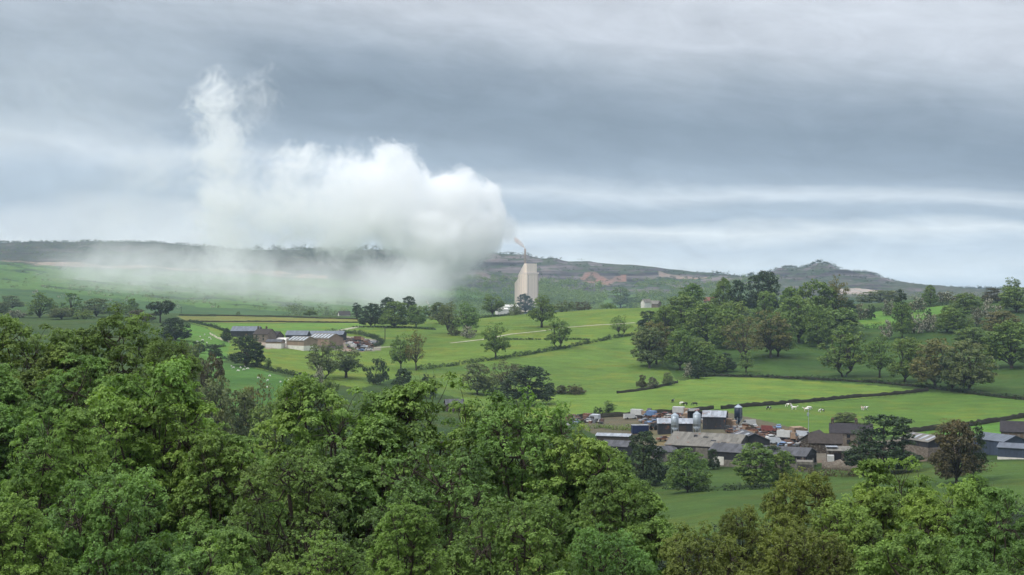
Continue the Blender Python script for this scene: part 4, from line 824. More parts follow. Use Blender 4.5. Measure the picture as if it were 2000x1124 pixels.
def gable(name, cat, label, px, D, yaw, L, Wd, eave, ridge, wall='dark_board', roof='asb', base=None, base_h=1.2, over=0.35, py=None, group=None, sky=0, skymat='sky_sheet', dz=0.0, chim=0, openings=(), rthick=0.14):
    """a pitched building: ridge along local x; yaw turns it; openings: (side, a0, a1, z0, z1, material, part name)"""
    if py is not None: x, D, z = pix(px, py)
    else: x, D, z = at(px, D)
    o = empty(name, (x, D, z+dz), R_(yaw)); tag(o, label, cat, group)
    hl, hw = L/2, Wd/2; zb = -2.5
    w = MB()
    prof = [(-hw, zb), (hw, zb), (hw, eave), (0, ridge), (-hw, eave)]
    w.prism([(-hl, p[0], p[1]) for p in prof], (L, 0, 0)); w.build('wall', M[wall], o)
    if base:
        bw = MB(); t = 0.12; bw.box(-hl-t, hl+t, -hw-t, -hw+.01, zb, base_h); bw.box(-hl-t, hl+t, hw-.01, hw+t, zb, base_h); bw.box(-hl-t, -hl+.01, -hw+.01, hw-.01, zb, base_h); bw.box(hl-.01, hl+t, -hw+.01, hw-.01, zb, base_h)
        bw.build('plinth', M[base], o)
    sl = (ridge-eave)/hw; ov = over
    r = MB()
    for s in (-1, 1):
        a = (s*(hw+ov), eave-sl*ov+0.03); b = (0, ridge+0.03)
        r.prism([(-hl-ov, a[0], a[1]), (-hl-ov, b[0], b[1]), (-hl-ov, b[0], b[1]+rthick), (-hl-ov, a[0], a[1]+rthick)], (L+2*ov, 0, 0))
    ro = r.build('roof', M[roof], o)
    for k in range(sky):
        xx = -hl+L*(k+0.5)/sky; q = MB()
        for s in (-1, 1):
            p0 = (s*hw*0.88, ridge-sl*hw*0.88+0.03+rthick); p1 = (s*hw*0.15, ridge-sl*hw*0.15+0.03+rthick)
            q.prism([(xx-L/sky*0.17, p0[0], p0[1]+.003), (xx-L/sky*0.17, p1[0], p1[1]+.003), (xx-L/sky*0.17, p1[0], p1[1]+.05), (xx-L/sky*0.17, p0[0], p0[1]+.05)], (L/sky*0.34, 0, 0))
        q.build('rooflight', M[skymat], ro)
    for k in range(chim):
        xx = (-hl+0.7) if k == 0 else (hl*0.25 if chim == 2 else hl-.7); q = MB(); q.box(xx-.45, xx+.45, -.35, .35, ridge-.6, ridge+1.2); q.box(xx-.52, xx+.52, -.42, .42, ridge+1.2, ridge+1.35)
        c = q.build('chimney', M['stone_dark'], ro); pt = MB(); pt.lathe([(.14, ridge+1.35), (.11, ridge+1.85)], 8, (xx-.2, 0)); pt.lathe([(.14, ridge+1.35), (.11, ridge+1.8)], 8, (xx+.2, 0)); pt.build('chimney_pot', M['brick'], ro)
    for (side, a0, a1, z0, z1, mt, pn) in openings:
        q = MB(); t = 0.06
        if side == 'f': q.box(a0, a1, -hw-t-(0.12 if base and z0 < base_h else 0), -hw+.02, z0, z1)
        elif side == 'b': q.box(a0, a1, hw-.02, hw+t, z0, z1)
        elif side == 'l': q.box(-hl-t-(0.12 if base and z0 < base_h else 0), -hl+.02, a0, a1, z0, z1)
        else: q.box(hl-.02, hl+t+(0.12 if base and z0 < base_h else 0), a0, a1, z0, z1)
        q.build(pn, M[mt], o)
    return o

FG = 'buildings of the scrapyard farm'
# --- the scrapyard farm (right)
o = gable('barn', 'barn', 'biggest pale grey roofed barn in the middle of the scrapyard farm', 1386, 424, -26, 22, 17, 3.4, 6.4, 'yorkshire', 'asb', 'concrete', 1.3, group=FG,
      openings=[('f', -9.5, -6, 0, 2.8, 'dark', 'doorway'), ('f', -1.5, 2.2, .2, 2.9, 'block', 'door'), ('f', 4.6, 5.0, 0, 3.1, 'white', 'post'), ('f', 6.2, 10, 0.2, 3.0, 'dark', 'doorway')])
for a, b_ in ((2, -5), (5.5, -6.2), (-1, -3)):
    q = MB(); sl = 3.0/8.5; zz_ = 6.4-sl*abs(b_)+.21
    q.prism([(a, b_-.35, zz_-sl*.35), (a+1.6, b_-.35, zz_-sl*.35), (a+1.6, b_+.35, zz_+sl*.35), (a, b_+.35, zz_+sl*.35)], (0, 0, .05)); q.build('roof_patch', M['dark_board'], o)
gable('barn', 'barn', 'low barn with a dark triangular gable between the two grey roofed barns', 1462, 428, -84, 13, 9.5, 4.0, 6.0, 'dark_board', 'asb_dark', group=FG, sky=2, skymat='pale_sheet')
o = gable('barn', 'barn', 'long dark grey roofed barn with an open end beside the stone tank', 1489, 399, -28, 28, 11, 3.8, 5.5, 'dark_board', 'asb_dark', 'block', 1.6, group=FG,
      openings=[('f', -12.5, -9.5, 0, 2.4, 'white', 'door'), ('r', -5.0, 5.0, 1.2, 3.7, 'dark', 'doorway'), ('f', 6.5, 12.5, 1.8, 3.4, 'dark', 'opening'), ('f', 13.1, 13.5, -1.5, 3.9, 'block', 'post')])
gable('shed', 'shed', 'dark boarded shed behind the two pale silos with light patched roof', 1318, 474, -3, 11.5, 6.5, 3.3, 4.6, 'dark_board', 'pale_sheet', group=FG, openings=[('f', -.4, 3.6, 0, 2.5, 'oldwood', 'door')])
gable('shed', 'shed', 'dark shed with a light grey pitched roof right of the pale silos', 1396, 478, -14, 7.5, 5.5, 4.2, 5.9, 'dark_board', 'pale_sheet', group=FG, openings=[('l', -1.6, 1.6, 0, 3.4, 'steel_blue', 'door')])
# open-fronted shed
x, D, z = at(1382, 503); o = empty('open_shed', (x, D, z), R_(-5)); tag(o, 'long open-fronted shed full of scrap at the back of the scrapyard', 'shed', FG)
q = MB(); q.box(-7, 7, 1.9, 2.1, -1, 3.1); q.box(-7.1, -6.9, -2, 1.9, -1, 3.1); q.box(6.9, 7.1, -2, 1.9, -1, 3.1); q.build('wall', M['dark_board'], o)
q = MB(); q.prism([(-7.4, -2.6, 3.5), (-7.4, 2.4, 3.0), (-7.4, 2.4, 3.15), (-7.4, -2.6, 3.65)], (14.8, 0, 0)); q.build('roof', M['asb'], o)
for k in range(5): MB().tube((-6.6+k*3.3, -2, -1), (-6.6+k*3.3, -2, 3.35), .12).build('post', M['oldwood'], o)
# container
x, D, z = at(1250, 478); o = empty('container', (x, D, z), R_(8)); tag(o, 'dark blue storage container with a white roof at the left of the scrapyard', 'container')
MB().box(-2.8, 2.8, -1.25, 1.25, 0, 2.7).build('body', M['blue'], o); MB().box(-2.9, 2.9, -1.35, 1.35, 2.7, 2.85).build('roof', M['pale_sheet'], o)
q = MB()
for k in range(9): q.box(-2.7+k*.62, -2.5+k*.62, -1.31, -1.25, .1, 2.6)
q.build('side_ribs', M['blue'], o)
gable('shed', 'shed', 'low dark shed with a white edged gable at the foot of the big barn', 1297, 420, 8, 6.5, 6, 2.8, 4.2, 'yorkshire', 'asb_dark', 'block', 1.0, group=FG, openings=[('f', -.5, 1, .3, 2.6, 'block', 'door')])
gable('shed', 'shed', 'dark shed with a slate grey roof at the left end of the scrapyard farm', 1206, 436, -22, 8, 6.5, 3.2, 4.6, 'dark_board', 'asb_dark', group=FG)
gable('shed', 'shed', 'pale roofed cattle pen behind the dark shed at the left end of the scrapyard farm', 1200, 462, -18, 11, 5, 2.2, 2.8, 'oldwood', 'pale_sheet', group=FG)
# farmhouse and wings
gable('farmhouse', 'house', 'stone farmhouse with dark slate roof and two chimneys behind the massive yew', 1662, 434, -12, 12.5, 6.5, 4.4, 6.9, 'stone', 'slate', group=FG, chim=2,
      openings=[('f', -4.6, -3.6, 1, 2.3, 'glass', 'window'), ('f', -1.3, -.3, 1, 2.3, 'glass', 'window'), ('f', 2, 3, 1, 2.3, 'glass', 'window'), ('f', -4.6, -3.6, 2.9, 3.9, 'glass', 'window'), ('f', -1.3, -.3, 2.9, 3.9, 'glass', 'window'), ('f', .6, 1.5, 0, 2.1, 'timber', 'door')])
gable('outhouse', 'outhouse', 'stone outhouse with brown roof joined to the left of the farmhouse', 1612, 424, -12, 9.5, 6.5, 3.0, 5.4, 'stone_dark', 'tile', group=FG, openings=[('f', 1, 3.2, 0, 2.4, 'dark', 'doorway')])
gable('outhouse', 'outhouse', 'brown roofed lean building between the long barn and the outhouse', 1592, 434, 60, 8, 6.5, 2.8, 5.0, 'stone_dark', 'tile', group=FG)
x, D, z = at(1650, 404); o = empty('garage', (x, D, z), R_(-8)); tag(o, 'low flat-roofed stone garage with dark doorways in front of the farmhouse', 'garage', FG)
MB().box(-5, 5.5, -2.5, 2.5, -2, 2.9).build('wall', M['stone_dark'], o); q = MB(); q.prism([(-5.3, -2.9, 2.75), (-5.3, 2.8, 3.5), (-5.3, 2.8, 3.65), (-5.3, -2.9, 2.9)], (11.1, 0, 0)); q.build('roof', M['asb'], o)
for k in range(3): MB().box(-3.2+k*2.8, -1.2+k*2.8, -2.58, -2.48, 0, 2.1).build('doorway', M['dark'], o)
MB().box(-5.3, -2, -1, 2.4, 3.66, 3.75).build('roof_panel', M['pale_sheet'], o)
gable('barn', 'barn', 'barn with stone base dark boards and striped roof right of the massive yew', 1810, 400, -68, 12, 8.5, 4.6, 6.0, 'dark_board', 'asb', 'stone', 3.0, group=FG, sky=4, skymat='pale_sheet')
gable('shed', 'shed', 'tall blue grey steel shed behind the low one at the right edge', 1952, 394, -62, 11, 8.5, 4.0, 5.4, 'steel_blue', 'steel_roof', group=FG)
gable('shed', 'shed', 'low blue grey steel shed with white footing at the right edge', 1984, 378, -30, 8, 6.5, 3.0, 3.9, 'steel_blue', 'steel_roof', 'white', 0.5, group=FG)
gable('stone_house', 'house', 'stone house with a round attic window above the blue grey sheds', 1992, 416, -20, 10.5, 7, 4.2, 6.8, 'stone', 'slate', group=FG,
      openings=[('f', -4.5, -3.7, 1, 3.8, 'timber', 'shutter'), ('f', -3, -2.2, 1, 3.8, 'timber', 'shutter'), ('f', -1.5, -.7, 1, 3.8, 'timber', 'shutter'), ('f', 0, .8, 1, 3.8, 'timber', 'shutter')])
MB().tube((-5.35, 0, 4.7), (-5.2, 0, 4.7), .55, n=16).build('window_surround', M['white'], bpy.data.objects['stone_house']); MB().tube((-5.39, 0, 4.7), (-5.33, 0, 4.7), .36, n=16).build('window', M['glass'], bpy.data.objects['stone_house'])
gable('barn', 'barn', 'small grey barn roof just showing beside the hollow thorn bushes', 887, 560, 10, 7, 6, 3.0, 4.6, 'stone_dark', 'asb_dark')
# slurry tank / walled pen at the barn end
x, D, z = pix(1574, 921); o = empty('concrete_tank', (x, D+2, z), R_(-10)); tag(o, 'square concrete tank below the open end of the long barn', 'tank')
q = MB(); q.box(-2.3, 2.3, -2.3, 2.3, -1.5, 2.6); q.build('tank_wall', M['block'], o)
for a in (-2.35, 2.15): MB().box(a, a+.22, -2.42, -2.3, -1.5, 3.6).build('corner_post', M['concrete'], o)
MB().box(-1.9, 1.9, -2.36, -2.3, .4, 1.9).build('shuttering', M['yorkshire'], o)
# extractor stack in front of the big barn
x, D, z = pix(1356, 888); o = empty('grain_hopper', (x, D-3, z), 0); tag(o, 'slender grey concrete stack with a cap standing against the big barn eave', 'stack')
MB().box(-.8, .8, -.7, .7, -1.5, 4.6).build('shaft', M['concrete'], o); q = MB(); q.prism([(-.8, -.7, 4.6), (.8, -.7, 4.6), (.45, -.7, 5.5), (-.45, -.7, 5.5)], (0, 1.4, 0)); q.build('cap', M['asb'], o); MB().box(-.5, .5, -.45, .45, 5.5, 6.3).build('cowl', M['asb_dark'], o)
def silo(px, D, r, ztop, zcyl, zcone, mat, label):
    x, D, z = at(px, D); o = empty('feed_silo', (x, D, z), 0.4); tag(o, label, 'silo', 'feed silos of the scrapyard farm')
    MB().lathe([(r, zcone), (r*1.02, (zcone+zcyl)/2), (r, zcyl)], 24).build('body', M[mat], o, True)
    rb = MB()
    for k in range(1, 4): zz = zcone+(zcyl-zcone)*k/4; rb.lathe([(r+.005, zz-.05), (r+.05, zz), (r+.005, zz+.05)], 24)
    rb.build('band', M[mat], o)
    MB().lathe([(r*1.04, zcyl), (0.3, ztop-.25), (0.3, ztop)], 24).build('cone_roof', M['galv'], o)
    MB().lathe([(0.22, zcone-(r*1.5)), (r*.98, zcone)], 24).build('hopper', M[mat], o, True)
    for k in range(4):
        a = .78+k*1.5708; MB().tube((math.cos(a)*r*.95, math.sin(a)*r*.95, -1), (math.cos(a)*r*.98, math.sin(a)*r*.98, zcone+.4), .07).build('leg', M['galv'], o)
    q = MB()
    for s in (-.2, .2): q.tube((s, -r-.12, .5), (s, -r-.12, zcyl), .03)
    for k in range(int(zcyl*2.5)-2): q.tube((-.2, -r-.12, .8+k*.4), (.2, -r-.12, .8+k*.4), .02)
    q.build('ladder', M['galv'], o)
silo(1318, 462, 1.22, 8.3, 7.3, 3.4, 'galv', 'left pale galvanised silo on tall legs in front of the dark shed')
silo(1361, 466, 1.28, 7.7, 6.6, 2.6, 'galv', 'second pale galvanised silo partly sunk behind the big barn roof')
silo(1442, 486, 1.38, 7.4, 6.3, 2.6, 'navy', 'dark navy blue silo with a grey cone cap beside the cattle field')
# masts and poles
x, D, z = pix(1579, 842); o = empty('telegraph_pole', (x, D, z)); tag(o, 'thin pale grey pole with small boxes standing in front of the cattle', 'pole'); MB().tube((0, 0, -1), (0, 0, 7.6), .11, .08).build('pole', M['galv'], o); MB().box(-.5, .1, -.3, 0, 5.0, 6.2).build('equipment_box', M['galv'], o); MB().box(-.9, .9, -.06, .06, 7.3, 7.42).build('crossarm', M['galv'], o)
def pole(px, py, hgt, label, arms=1):
    x, D, z = pix(px, py); o = empty('telegraph_pole', (x, D, z)); tag(o, label, 'pole'); MB().tube((0, 0, -1), (0, 0, hgt), .28, .2).build('pole', M['oldwood'], o)
    for k in range(arms): MB().box(-1.1, 1.1, -.12, .12, hgt-.8-k*.9, hgt-.55-k*.9).build('crossarm', M['oldwood'], o)
pole(752, 663, 7.8, 'dark telegraph pole above the hedge of the left-hand farm'); pole(354, 612, 7.5, 'thin telegraph pole on the ridge in front of the mist right of the flat-topped pine'); pole(791, 634, 6.5, 'pale telegraph pole in the shade under the ridge copse')

# --- the left-hand farm
FL = 'buildings of the left-hand farm'
gable('barn', 'barn', 'long barn with a slate blue roof and dark side behind the big dark oak', 482, 868, -4, 17, 11, 3.8, 6.4, 'dark_board', 'slate_blue', group=FL, openings=[('l', -3, 0, 0, 3, 'white', 'door')])
gable('farmhouse', 'house', 'stone farmhouse with gabled front and end chimney in the left-hand farm', 517, 838, -30, 11, 7.5, 4.6, 7.6, 'stone', 'tile', group=FL, chim=2, openings=[('f', -3.5, -2.5, 1, 2.4, 'glass', 'window'), ('f', 1.5, 2.5, 1, 2.4, 'glass', 'window'), ('f', -3.5, -2.5, 2.9, 3.9, 'glass', 'window'), ('f', 1.5, 2.5, 2.9, 3.9, 'glass', 'window'), ('l', -.6, .6, 3.8, 5, 'glass', 'window')])
gable('outhouse', 'outhouse', 'dark stone outhouse just right of the left-hand farmhouse', 538, 846, -40, 8, 6.5, 3.2, 6.0, 'stone_dark', 'slate', group=FL)
gable('shed', 'shed', 'low shed with whitewashed base left of the tan gabled barn', 538, 803, -10, 9, 7, 3.4, 4.6, 'tan_board', 'asb_dark', 'white', 2.4, group=FL)
gable('barn', 'barn', 'front tan boarded barn with a white base and striped rooflights', 590, 802, -42, 15, 10, 5.0, 7.3, 'tan_board', 'asb', 'white', 2.3, group=FL, sky=5, openings=[('l', -1.5, 1.5, 0, .9, 'block', 'door')])
gable('barn', 'barn', 'rear tan boarded barn with a wide striped roof', 636, 822, -38, 17, 12, 5.4, 8.0, 'tan_board', 'asb', 'block', 1.5, group=FL, sky=6)
gable('barn', 'barn', 'dark blue roofed shed directly behind the front tan barn', 582, 848, -6, 13, 9, 4.6, 7.0, 'dark_board', 'slate_blue', group=FL)
gable('barn', 'barn', 'wide grey blue roof at the back of the left-hand farm', 640, 862, -6, 21, 11, 4.2, 6.2, 'dark_board', 'slate_blue', group=FL)
x, D, z = at(554, 842); o = empty('silage_clamp', (x, D, z), R_(-10)); tag(o, 'white sheeted silage clamp between the left-hand farmhouse and the barns', 'silage clamp')
q = MB(); q.prism([(-3.6, -5, -.5), (-3.6, 5, -.5), (-3.6, 4, 2.0), (-3.6, 0, 2.9), (-3.6, -4, 1.8)], (7.2, 0, 0)); q.build('sheet', M['white'], o); MB().box(3.6, 4.0, -5.4, 5.4, -.5, 2.6).build('side_wall', M['concrete'], o); MB().box(-4.0, -3.6, -5.4, 5.4, -.5, 2.6).build('side_wall', M['concrete'], o)

# --- tower works
x, D, _ = at(1029, 2500); zb_ = -62.0
o = empty('works_tower', (x, D-21, zb_), R_(45)); tag(o, 'tall cream and pink industrial tower rising in front of the quarry', 'tower')
a = 30.0; zt = (HOR-531)/F*D-zb_; zu = (HOR-517)/F*D-zb_     # corner nearest the camera at local (0,0)
q = MB(); q.prism([(0, .6, -5), (0, 22, -5), (0, 22, zt-6), (0, 7, zu-1), (0, .6, zu-1)][:0] or [(0, .6, -5), (0, 22, -5), (0, 22, zt-6), (0, 7.2, zt-3), (0, .6, zt-3)], (a*0.98, 0, 0)); q.build('main_block', M['pink'], o)
q = MB(); q.prism([(0.05, 7.4, zt-3), (0.05, 21.8, zt-6), (0.05, 7.4, zu+.8)], (a*.84, 0, 0)); q.build('sloping_roof', M['pink_trim'], o)
q = MB(); q.box(-0.7, a*.98+.7, -.1, 7.0, zt-4, zt-1.5); q.build('parapet', M['pink_trim'], o)
q = MB(); q.box(.3, a*.86, .9, 7.35, zt-1.5, zu+1.5); q.build('head_house', M['pink'], o)
q = MB(); q.prism([(.3, 22, -5), (.3, 31, -5), (.3, 31, zt-20), (.3, 22, zt-12)], (a*.8, 0, 0)); q.build('lower_block', M['pink'], o)
q = MB(); q.box(3.2, 4.4, 0.40, 0.6, -3, zt-6); q.box(a*.9, a*.98, 0.40, 0.6, -3, zt-4); q.build('corner_rib', M['tower_shade'], o)
q = MB()
for k in range(4): q.box(-.10, 0.0, 3+k*5, 3.25+k*5, -3, zt-8)
for k in range(5): q.box(7+k*4.2, 7.2+k*4.2, 0.45, 0.6, -3, zt-5)
q.build('cladding_joints', M['tower_shade'], o)  # joints and ribs: a darker tone than the cladding
cxl, cyl = 3.6, 8.0
q = MB(); q.lathe([(2.1, zt-2), (2.0, zu+14), (1.9, zu+27.5)], 20, (cxl, cyl)); q.build('chimney', M['stackm'], o, True)
TOWER = o
gable('works_shed', 'shed', 'low white works shed at the left foot of the pink tower', 997, 2300, 20, 24, 14, 12, 15, 'white', 'white', dz=6)
gable('works_shed', 'shed', 'small white works building below the low white shed', 980, 1500, 20, 12, 8, 14, 15.5, 'white', 'white', dz=12)
gable('cottage', 'house', 'white cottage with pale roof below the mist left of the ridge copse', 672, 1500, 20, 12, 8, 6, 10, 'white', 'tile', dz=8)
gable('stone_house', 'house', 'long grey roofed farmstead beyond the ridge right of the round-headed oak', 1272, 1350, -25, 17, 9, 8, 11, 'stone', 'asb', dz=6)
gable('cottage', 'house', 'small white gabled cottage at the left of the grey roofed farmstead', 1262, 1320, 30, 8, 6, 8, 11, 'white', 'asb', dz=5)
gable('stone_house', 'house', 'little brown roofed house among the trees at the top of the big wood', 1386, 1120, -10, 9, 6, 4, 6.6, 'stone', 'brick', dz=1)
x, D, z = at(841, 1900); o = empty('conveyor', (x, D, z+28)); tag(o, 'pale sloping conveyor gantry poking out of the mist', 'conveyor'); q = MB(); q.tube((-6, 0, 8), (5, 0, -10), 1.0, n=6); q.build('gantry', M['white'], o); q = MB(); q.tube((-2, 0, 1), (-2, 0, -30), .4); q.tube((3, 0, -7), (3, 0, -30), .4); q.build('leg', M['galv'], o)

# ---------------------------------------------------------------- walls, hedges, tracks
def line_pts(pts, step=4.0):
    P = [np.array(pix(*p)) for p in pts]; out = []
    for a_, b_ in zip(P[:-1], P[1:]):
        n = max(2, int(np.linalg.norm(b_[:2]-a_[:2])/step))
        for k in range(n): t = k/n; out.append(a_[:2]*(1-t)+b_[:2]*t)
    out.append(P[-1][:2]); return np.array(out)
def wall_line(pts, hgt, th, label, mat='drystone', name='drystone_wall', seed=0):
    L = line_pts(pts, 2.0); rng = np.random.RandomState(seed); d = np.gradient(L, axis=0); d /= np.linalg.norm(d, axis=1)[:, None]; nrm = np.stack([-d[:, 1], d[:, 0]], 1)
    L = L+nrm*rng.normal(size=(len(L), 1))*0.25
    z = h(L[:, 0], L[:, 1]); tp = z+hgt*rng.uniform(.75, 1.12, len(L)); co = []
    for i in range(len(L)):
        for s, zz, k in ((-1, z[i]-1.2, 1.1), (-1, tp[i], .6), (1, tp[i], .6), (1, z[i]-1.2, 1.1)): co.append((*(L[i]+nrm[i]*s*th*.5*k), zz))
    q = [(i*4+k, i*4+(k+1) % 4, i*4+4+(k+1) % 4, i*4+4+k) for i in range(len(L)-1) for k in range(4)]+[(0, 1, 2, 3), ((len(L)-1)*4+3, (len(L)-1)*4+2, (len(L)-1)*4+1, (len(L)-1)*4)]
    o = link(name, np_mesh(name, co, quads=q), None, M[mat]); tag(o, label, 'wall', 'field walls'); return o
def hedge_line(pts, hgt, th, label, cm='dark', seed=0, gap=0.0, name='hedge'):
    L = line_pts(pts, 1.1); rng = np.random.RandomState(seed)
    keep = rng.rand(len(L)) > gap; L = L[keep]; big = 1+0.6*(np.sin(np.arange(len(L))*0.23+seed)+np.sin(np.arange(len(L))*0.61)*.5)*.5
    z = h(L[:, 0], L[:, 1]); rows = []
    for f in (0.15, .5, .85): rows.append(np.stack([L[:, 0]+rng.normal(size=len(L))*th*.3, L[:, 1]+rng.normal(size=len(L))*th*.3, z+hgt*f*np.clip(big, .5, 1.7)*rng.uniform(.7, 1.1, len(L))], 1))
    cs = np.concatenate(rows); v, q = leaf_faces(rng, cs, np.full(len(cs), max(th*.5, hgt*.35)), 22, 0.5, .8, .5, zmin=-.8)
    o = link(name, np_mesh(name, v, quads=q), None, LM[cm]); tag(o, label, 'hedge', 'field hedges'); return o
wall_line([(1410, 800), (1460, 795), (1520, 791), (1590, 785), (1650, 779), (1730, 773), (1790, 767), (1815, 764)], 1.6, .6, 'dark drystone wall curving between the two cattle fields', seed=1)
wall_line([(1345, 805), (1370, 802), (1394, 799)], 1.6, .7, 'short drystone wall stub left of the gateway above the scrapyard', seed=2)
wall_line([(1770, 846), (1830, 840), (1862, 838), (1900, 832), (1950, 824), (2040, 810)], 1.8, .8, 'drystone wall rising to the right edge behind the ivy-clad tree', seed=3)
wall_line([(1205, 769), (1240, 765), (1275, 760), (1325, 748)], 1.2, .7, 'low stone wall running past the three round thorn bushes', seed=4)
hedge_line([(1375, 737), (1400, 735), (1500, 738), (1600, 743), (1700, 748), (1800, 757), (1880, 767), (1960, 778), (2040, 786)], 1.7, 1.6, 'dark hedge growing over the wall under the shaded slope trees', 'dark', 21, .05)
wall_line([(1375, 737), (1400, 735), (1500, 738), (1600, 743), (1700, 748), (1800, 757), (1880, 767), (1960, 778), (2040, 786)], 1.2, .6, 'long dark wall under the trees at the bottom of the shaded slope', seed=5)
wall_line([(410, 653), (425, 662), (450, 670)], 1.0, .6, 'pale curved track wall left of the slate blue barn', 'track', seed=6)
wall_line([(1604, 916), (1640, 918), (1680, 922)], 2.6, .6, 'pale stone retaining wall below the low garage', 'stone', seed=7)
wall_line([(1130, 818), (1200, 815), (1300, 809), (1340, 806)], 1.8, 1.0, 'dark boundary wall along the back of the scrapyard', seed=8)
wall_line([(1450, 836), (1500, 845), (1560, 858), (1600, 864)], 1.4, .8, 'low dark wall between the scrapped vehicles and the cattle field', seed=9)
wall_line([(360, 628.5), (480, 629), (600, 630), (705, 631)], 1.0, .6, 'thin dark wall dividing the yellow strip from the green ridge field', seed=10)
wall_line([(700, 624.5), (560, 619.5), (420, 617), (350, 616.5)], 0.9, .6, 'thin wall on the brow of the ridge before the mist', seed=11)
hedge_line([(815, 723), (850, 719), (900, 713), (965, 703), (1030, 694), (1090, 683), (1150, 671), (1200, 661), (1238, 655)], 1.9, 2.2, 'long diagonal hedge running past the field trees', 'dark', 1, .12)
hedge_line([(975, 664), (1040, 664), (1090, 664), (1150, 664)], 1.0, 1.4, 'short level hedge behind the forked field tree', 'dark', 2, .2)
hedge_line([(455, 707), (480, 712), (520, 722), (550, 729), (590, 737), (620, 742)], 1.7, 2.0, 'hedge falling right from beneath the big dark oak', 'dark', 3, .15)
hedge_line([(370, 629), (400, 636), (420, 641), (450, 651)], 1.6, 2.2, 'ragged hedge descending to the slate blue barn', 'dark', 4, .2)
hedge_line([(372, 683), (400, 681), (440, 677)], 1.6, 2.0, 'dark hedge below the curved track wall', 'dark', 5, .1)
hedge_line([(430, 701), (460, 702)], 1.2, 1.5, 'short hedge left of the big dark oak', 'dark', 6, .1)
hedge_line([(640, 652), (670, 650), (700, 654), (725, 659), (745, 668), (744, 674), (730, 679)], 2.2, 2.6, 'curved hedge round the small scrapyard of the left-hand farm', 'dark', 7, .05)
hedge_line([(1000, 617), (1050, 612.5), (1100, 609), (1160, 605), (1220, 602), (1295, 598)], 2.0, 2.6, 'bushy hedge along the ridge right of the tower', 'grey', 8, .15)
hedge_line([(920, 624), (960, 620), (1000, 616)], 1.4, 2.0, 'hedge below the low white works shed', 'dark', 9, .1)
hedge_line([(1680, 612), (1720, 608), (1780, 604), (1850, 596)], 2.2, 2.6, 'dark hedge on the top edge of the small bright field', 'dark', 10, .0)
hedge_line([(1680, 641), (1710, 643), (1750, 645), (1790, 640), (1830, 632)], 3.0, 3.0, 'dark hedge on the bottom edge of the small bright field', 'dark', 11, .0)
hedge_line([(1040, 768), (1090, 769), (1145, 770)], 1.2, 2.0, 'low dark hedge linking the bushes right of the big yew', 'dark', 12, .1)
hedge_line([(1500, 955), (1400, 960), (1310, 955)], .8, 3.0, 'rough brambly bank under the farm trees', 'dark', 13, .4)
hedge_line([(1540, 935), (1600, 930), (1680, 930)], 1.6, 3.5, 'bramble bank below the stone retaining wall', 'rust', 14, .15)
hedge_line([(1850, 935), (1900, 925), (1925, 918)], 2.0, 3.0, 'bramble bank left of the low blue grey shed', 'rust', 15, .1)
hedge_line([(690, 640), (740, 640), (800, 641), (850, 645)], .9, 2.0, 'strip of rough growth beneath the ridge copse', 'dark', 16, .2)
hedge_line([(1145, 835), (1190, 838), (1240, 842)], 1.0, 3.0, 'weedy bank in front of the blue container', 'mid', 17, .3)
def track(pts, wd, label, mat='track'):
    L = line_pts(pts, 3.0); d = np.gradient(L, axis=0); d /= np.linalg.norm(d, axis=1)[:, None]; nrm = np.stack([-d[:, 1], d[:, 0]], 1)
    co = []
    for k in (-1, -.33, .33, 1):
        pp = L+nrm*wd*.5*k; co.append(np.stack([pp[:, 0], pp[:, 1], h(pp[:, 0], pp[:, 1])+0.16], 1))
    co = np.stack(co, 1).reshape(-1, 3); q = [(i*4+k, i*4+k+1, i*4+5+k, i*4+4+k) for i in range(len(L)-1) for k in range(3)]
    tag(link('track', np_mesh('track', co, quads=q), None, M[mat]), label, kind='structure')
track([(610, 656), (640, 650.5), (670, 645), (708, 637.5)], 5.0, 'pale stone farm track climbing to the ridge copse')
track([(690, 686), (730, 680), (765, 678)], 3.0, 'pale farm track leaving the small scrapyard')
track([(880, 671), (910, 667.5), (942, 664), (1000, 653), (1060, 647), (1110, 640), (1160, 636), (1200, 634), (1240, 631)], 2.6, 'pale field track crossing the ridge fields')
track([(1915, 860), (1940, 857), (1965, 852)], 5.0, 'pale lane reaching the stone house')
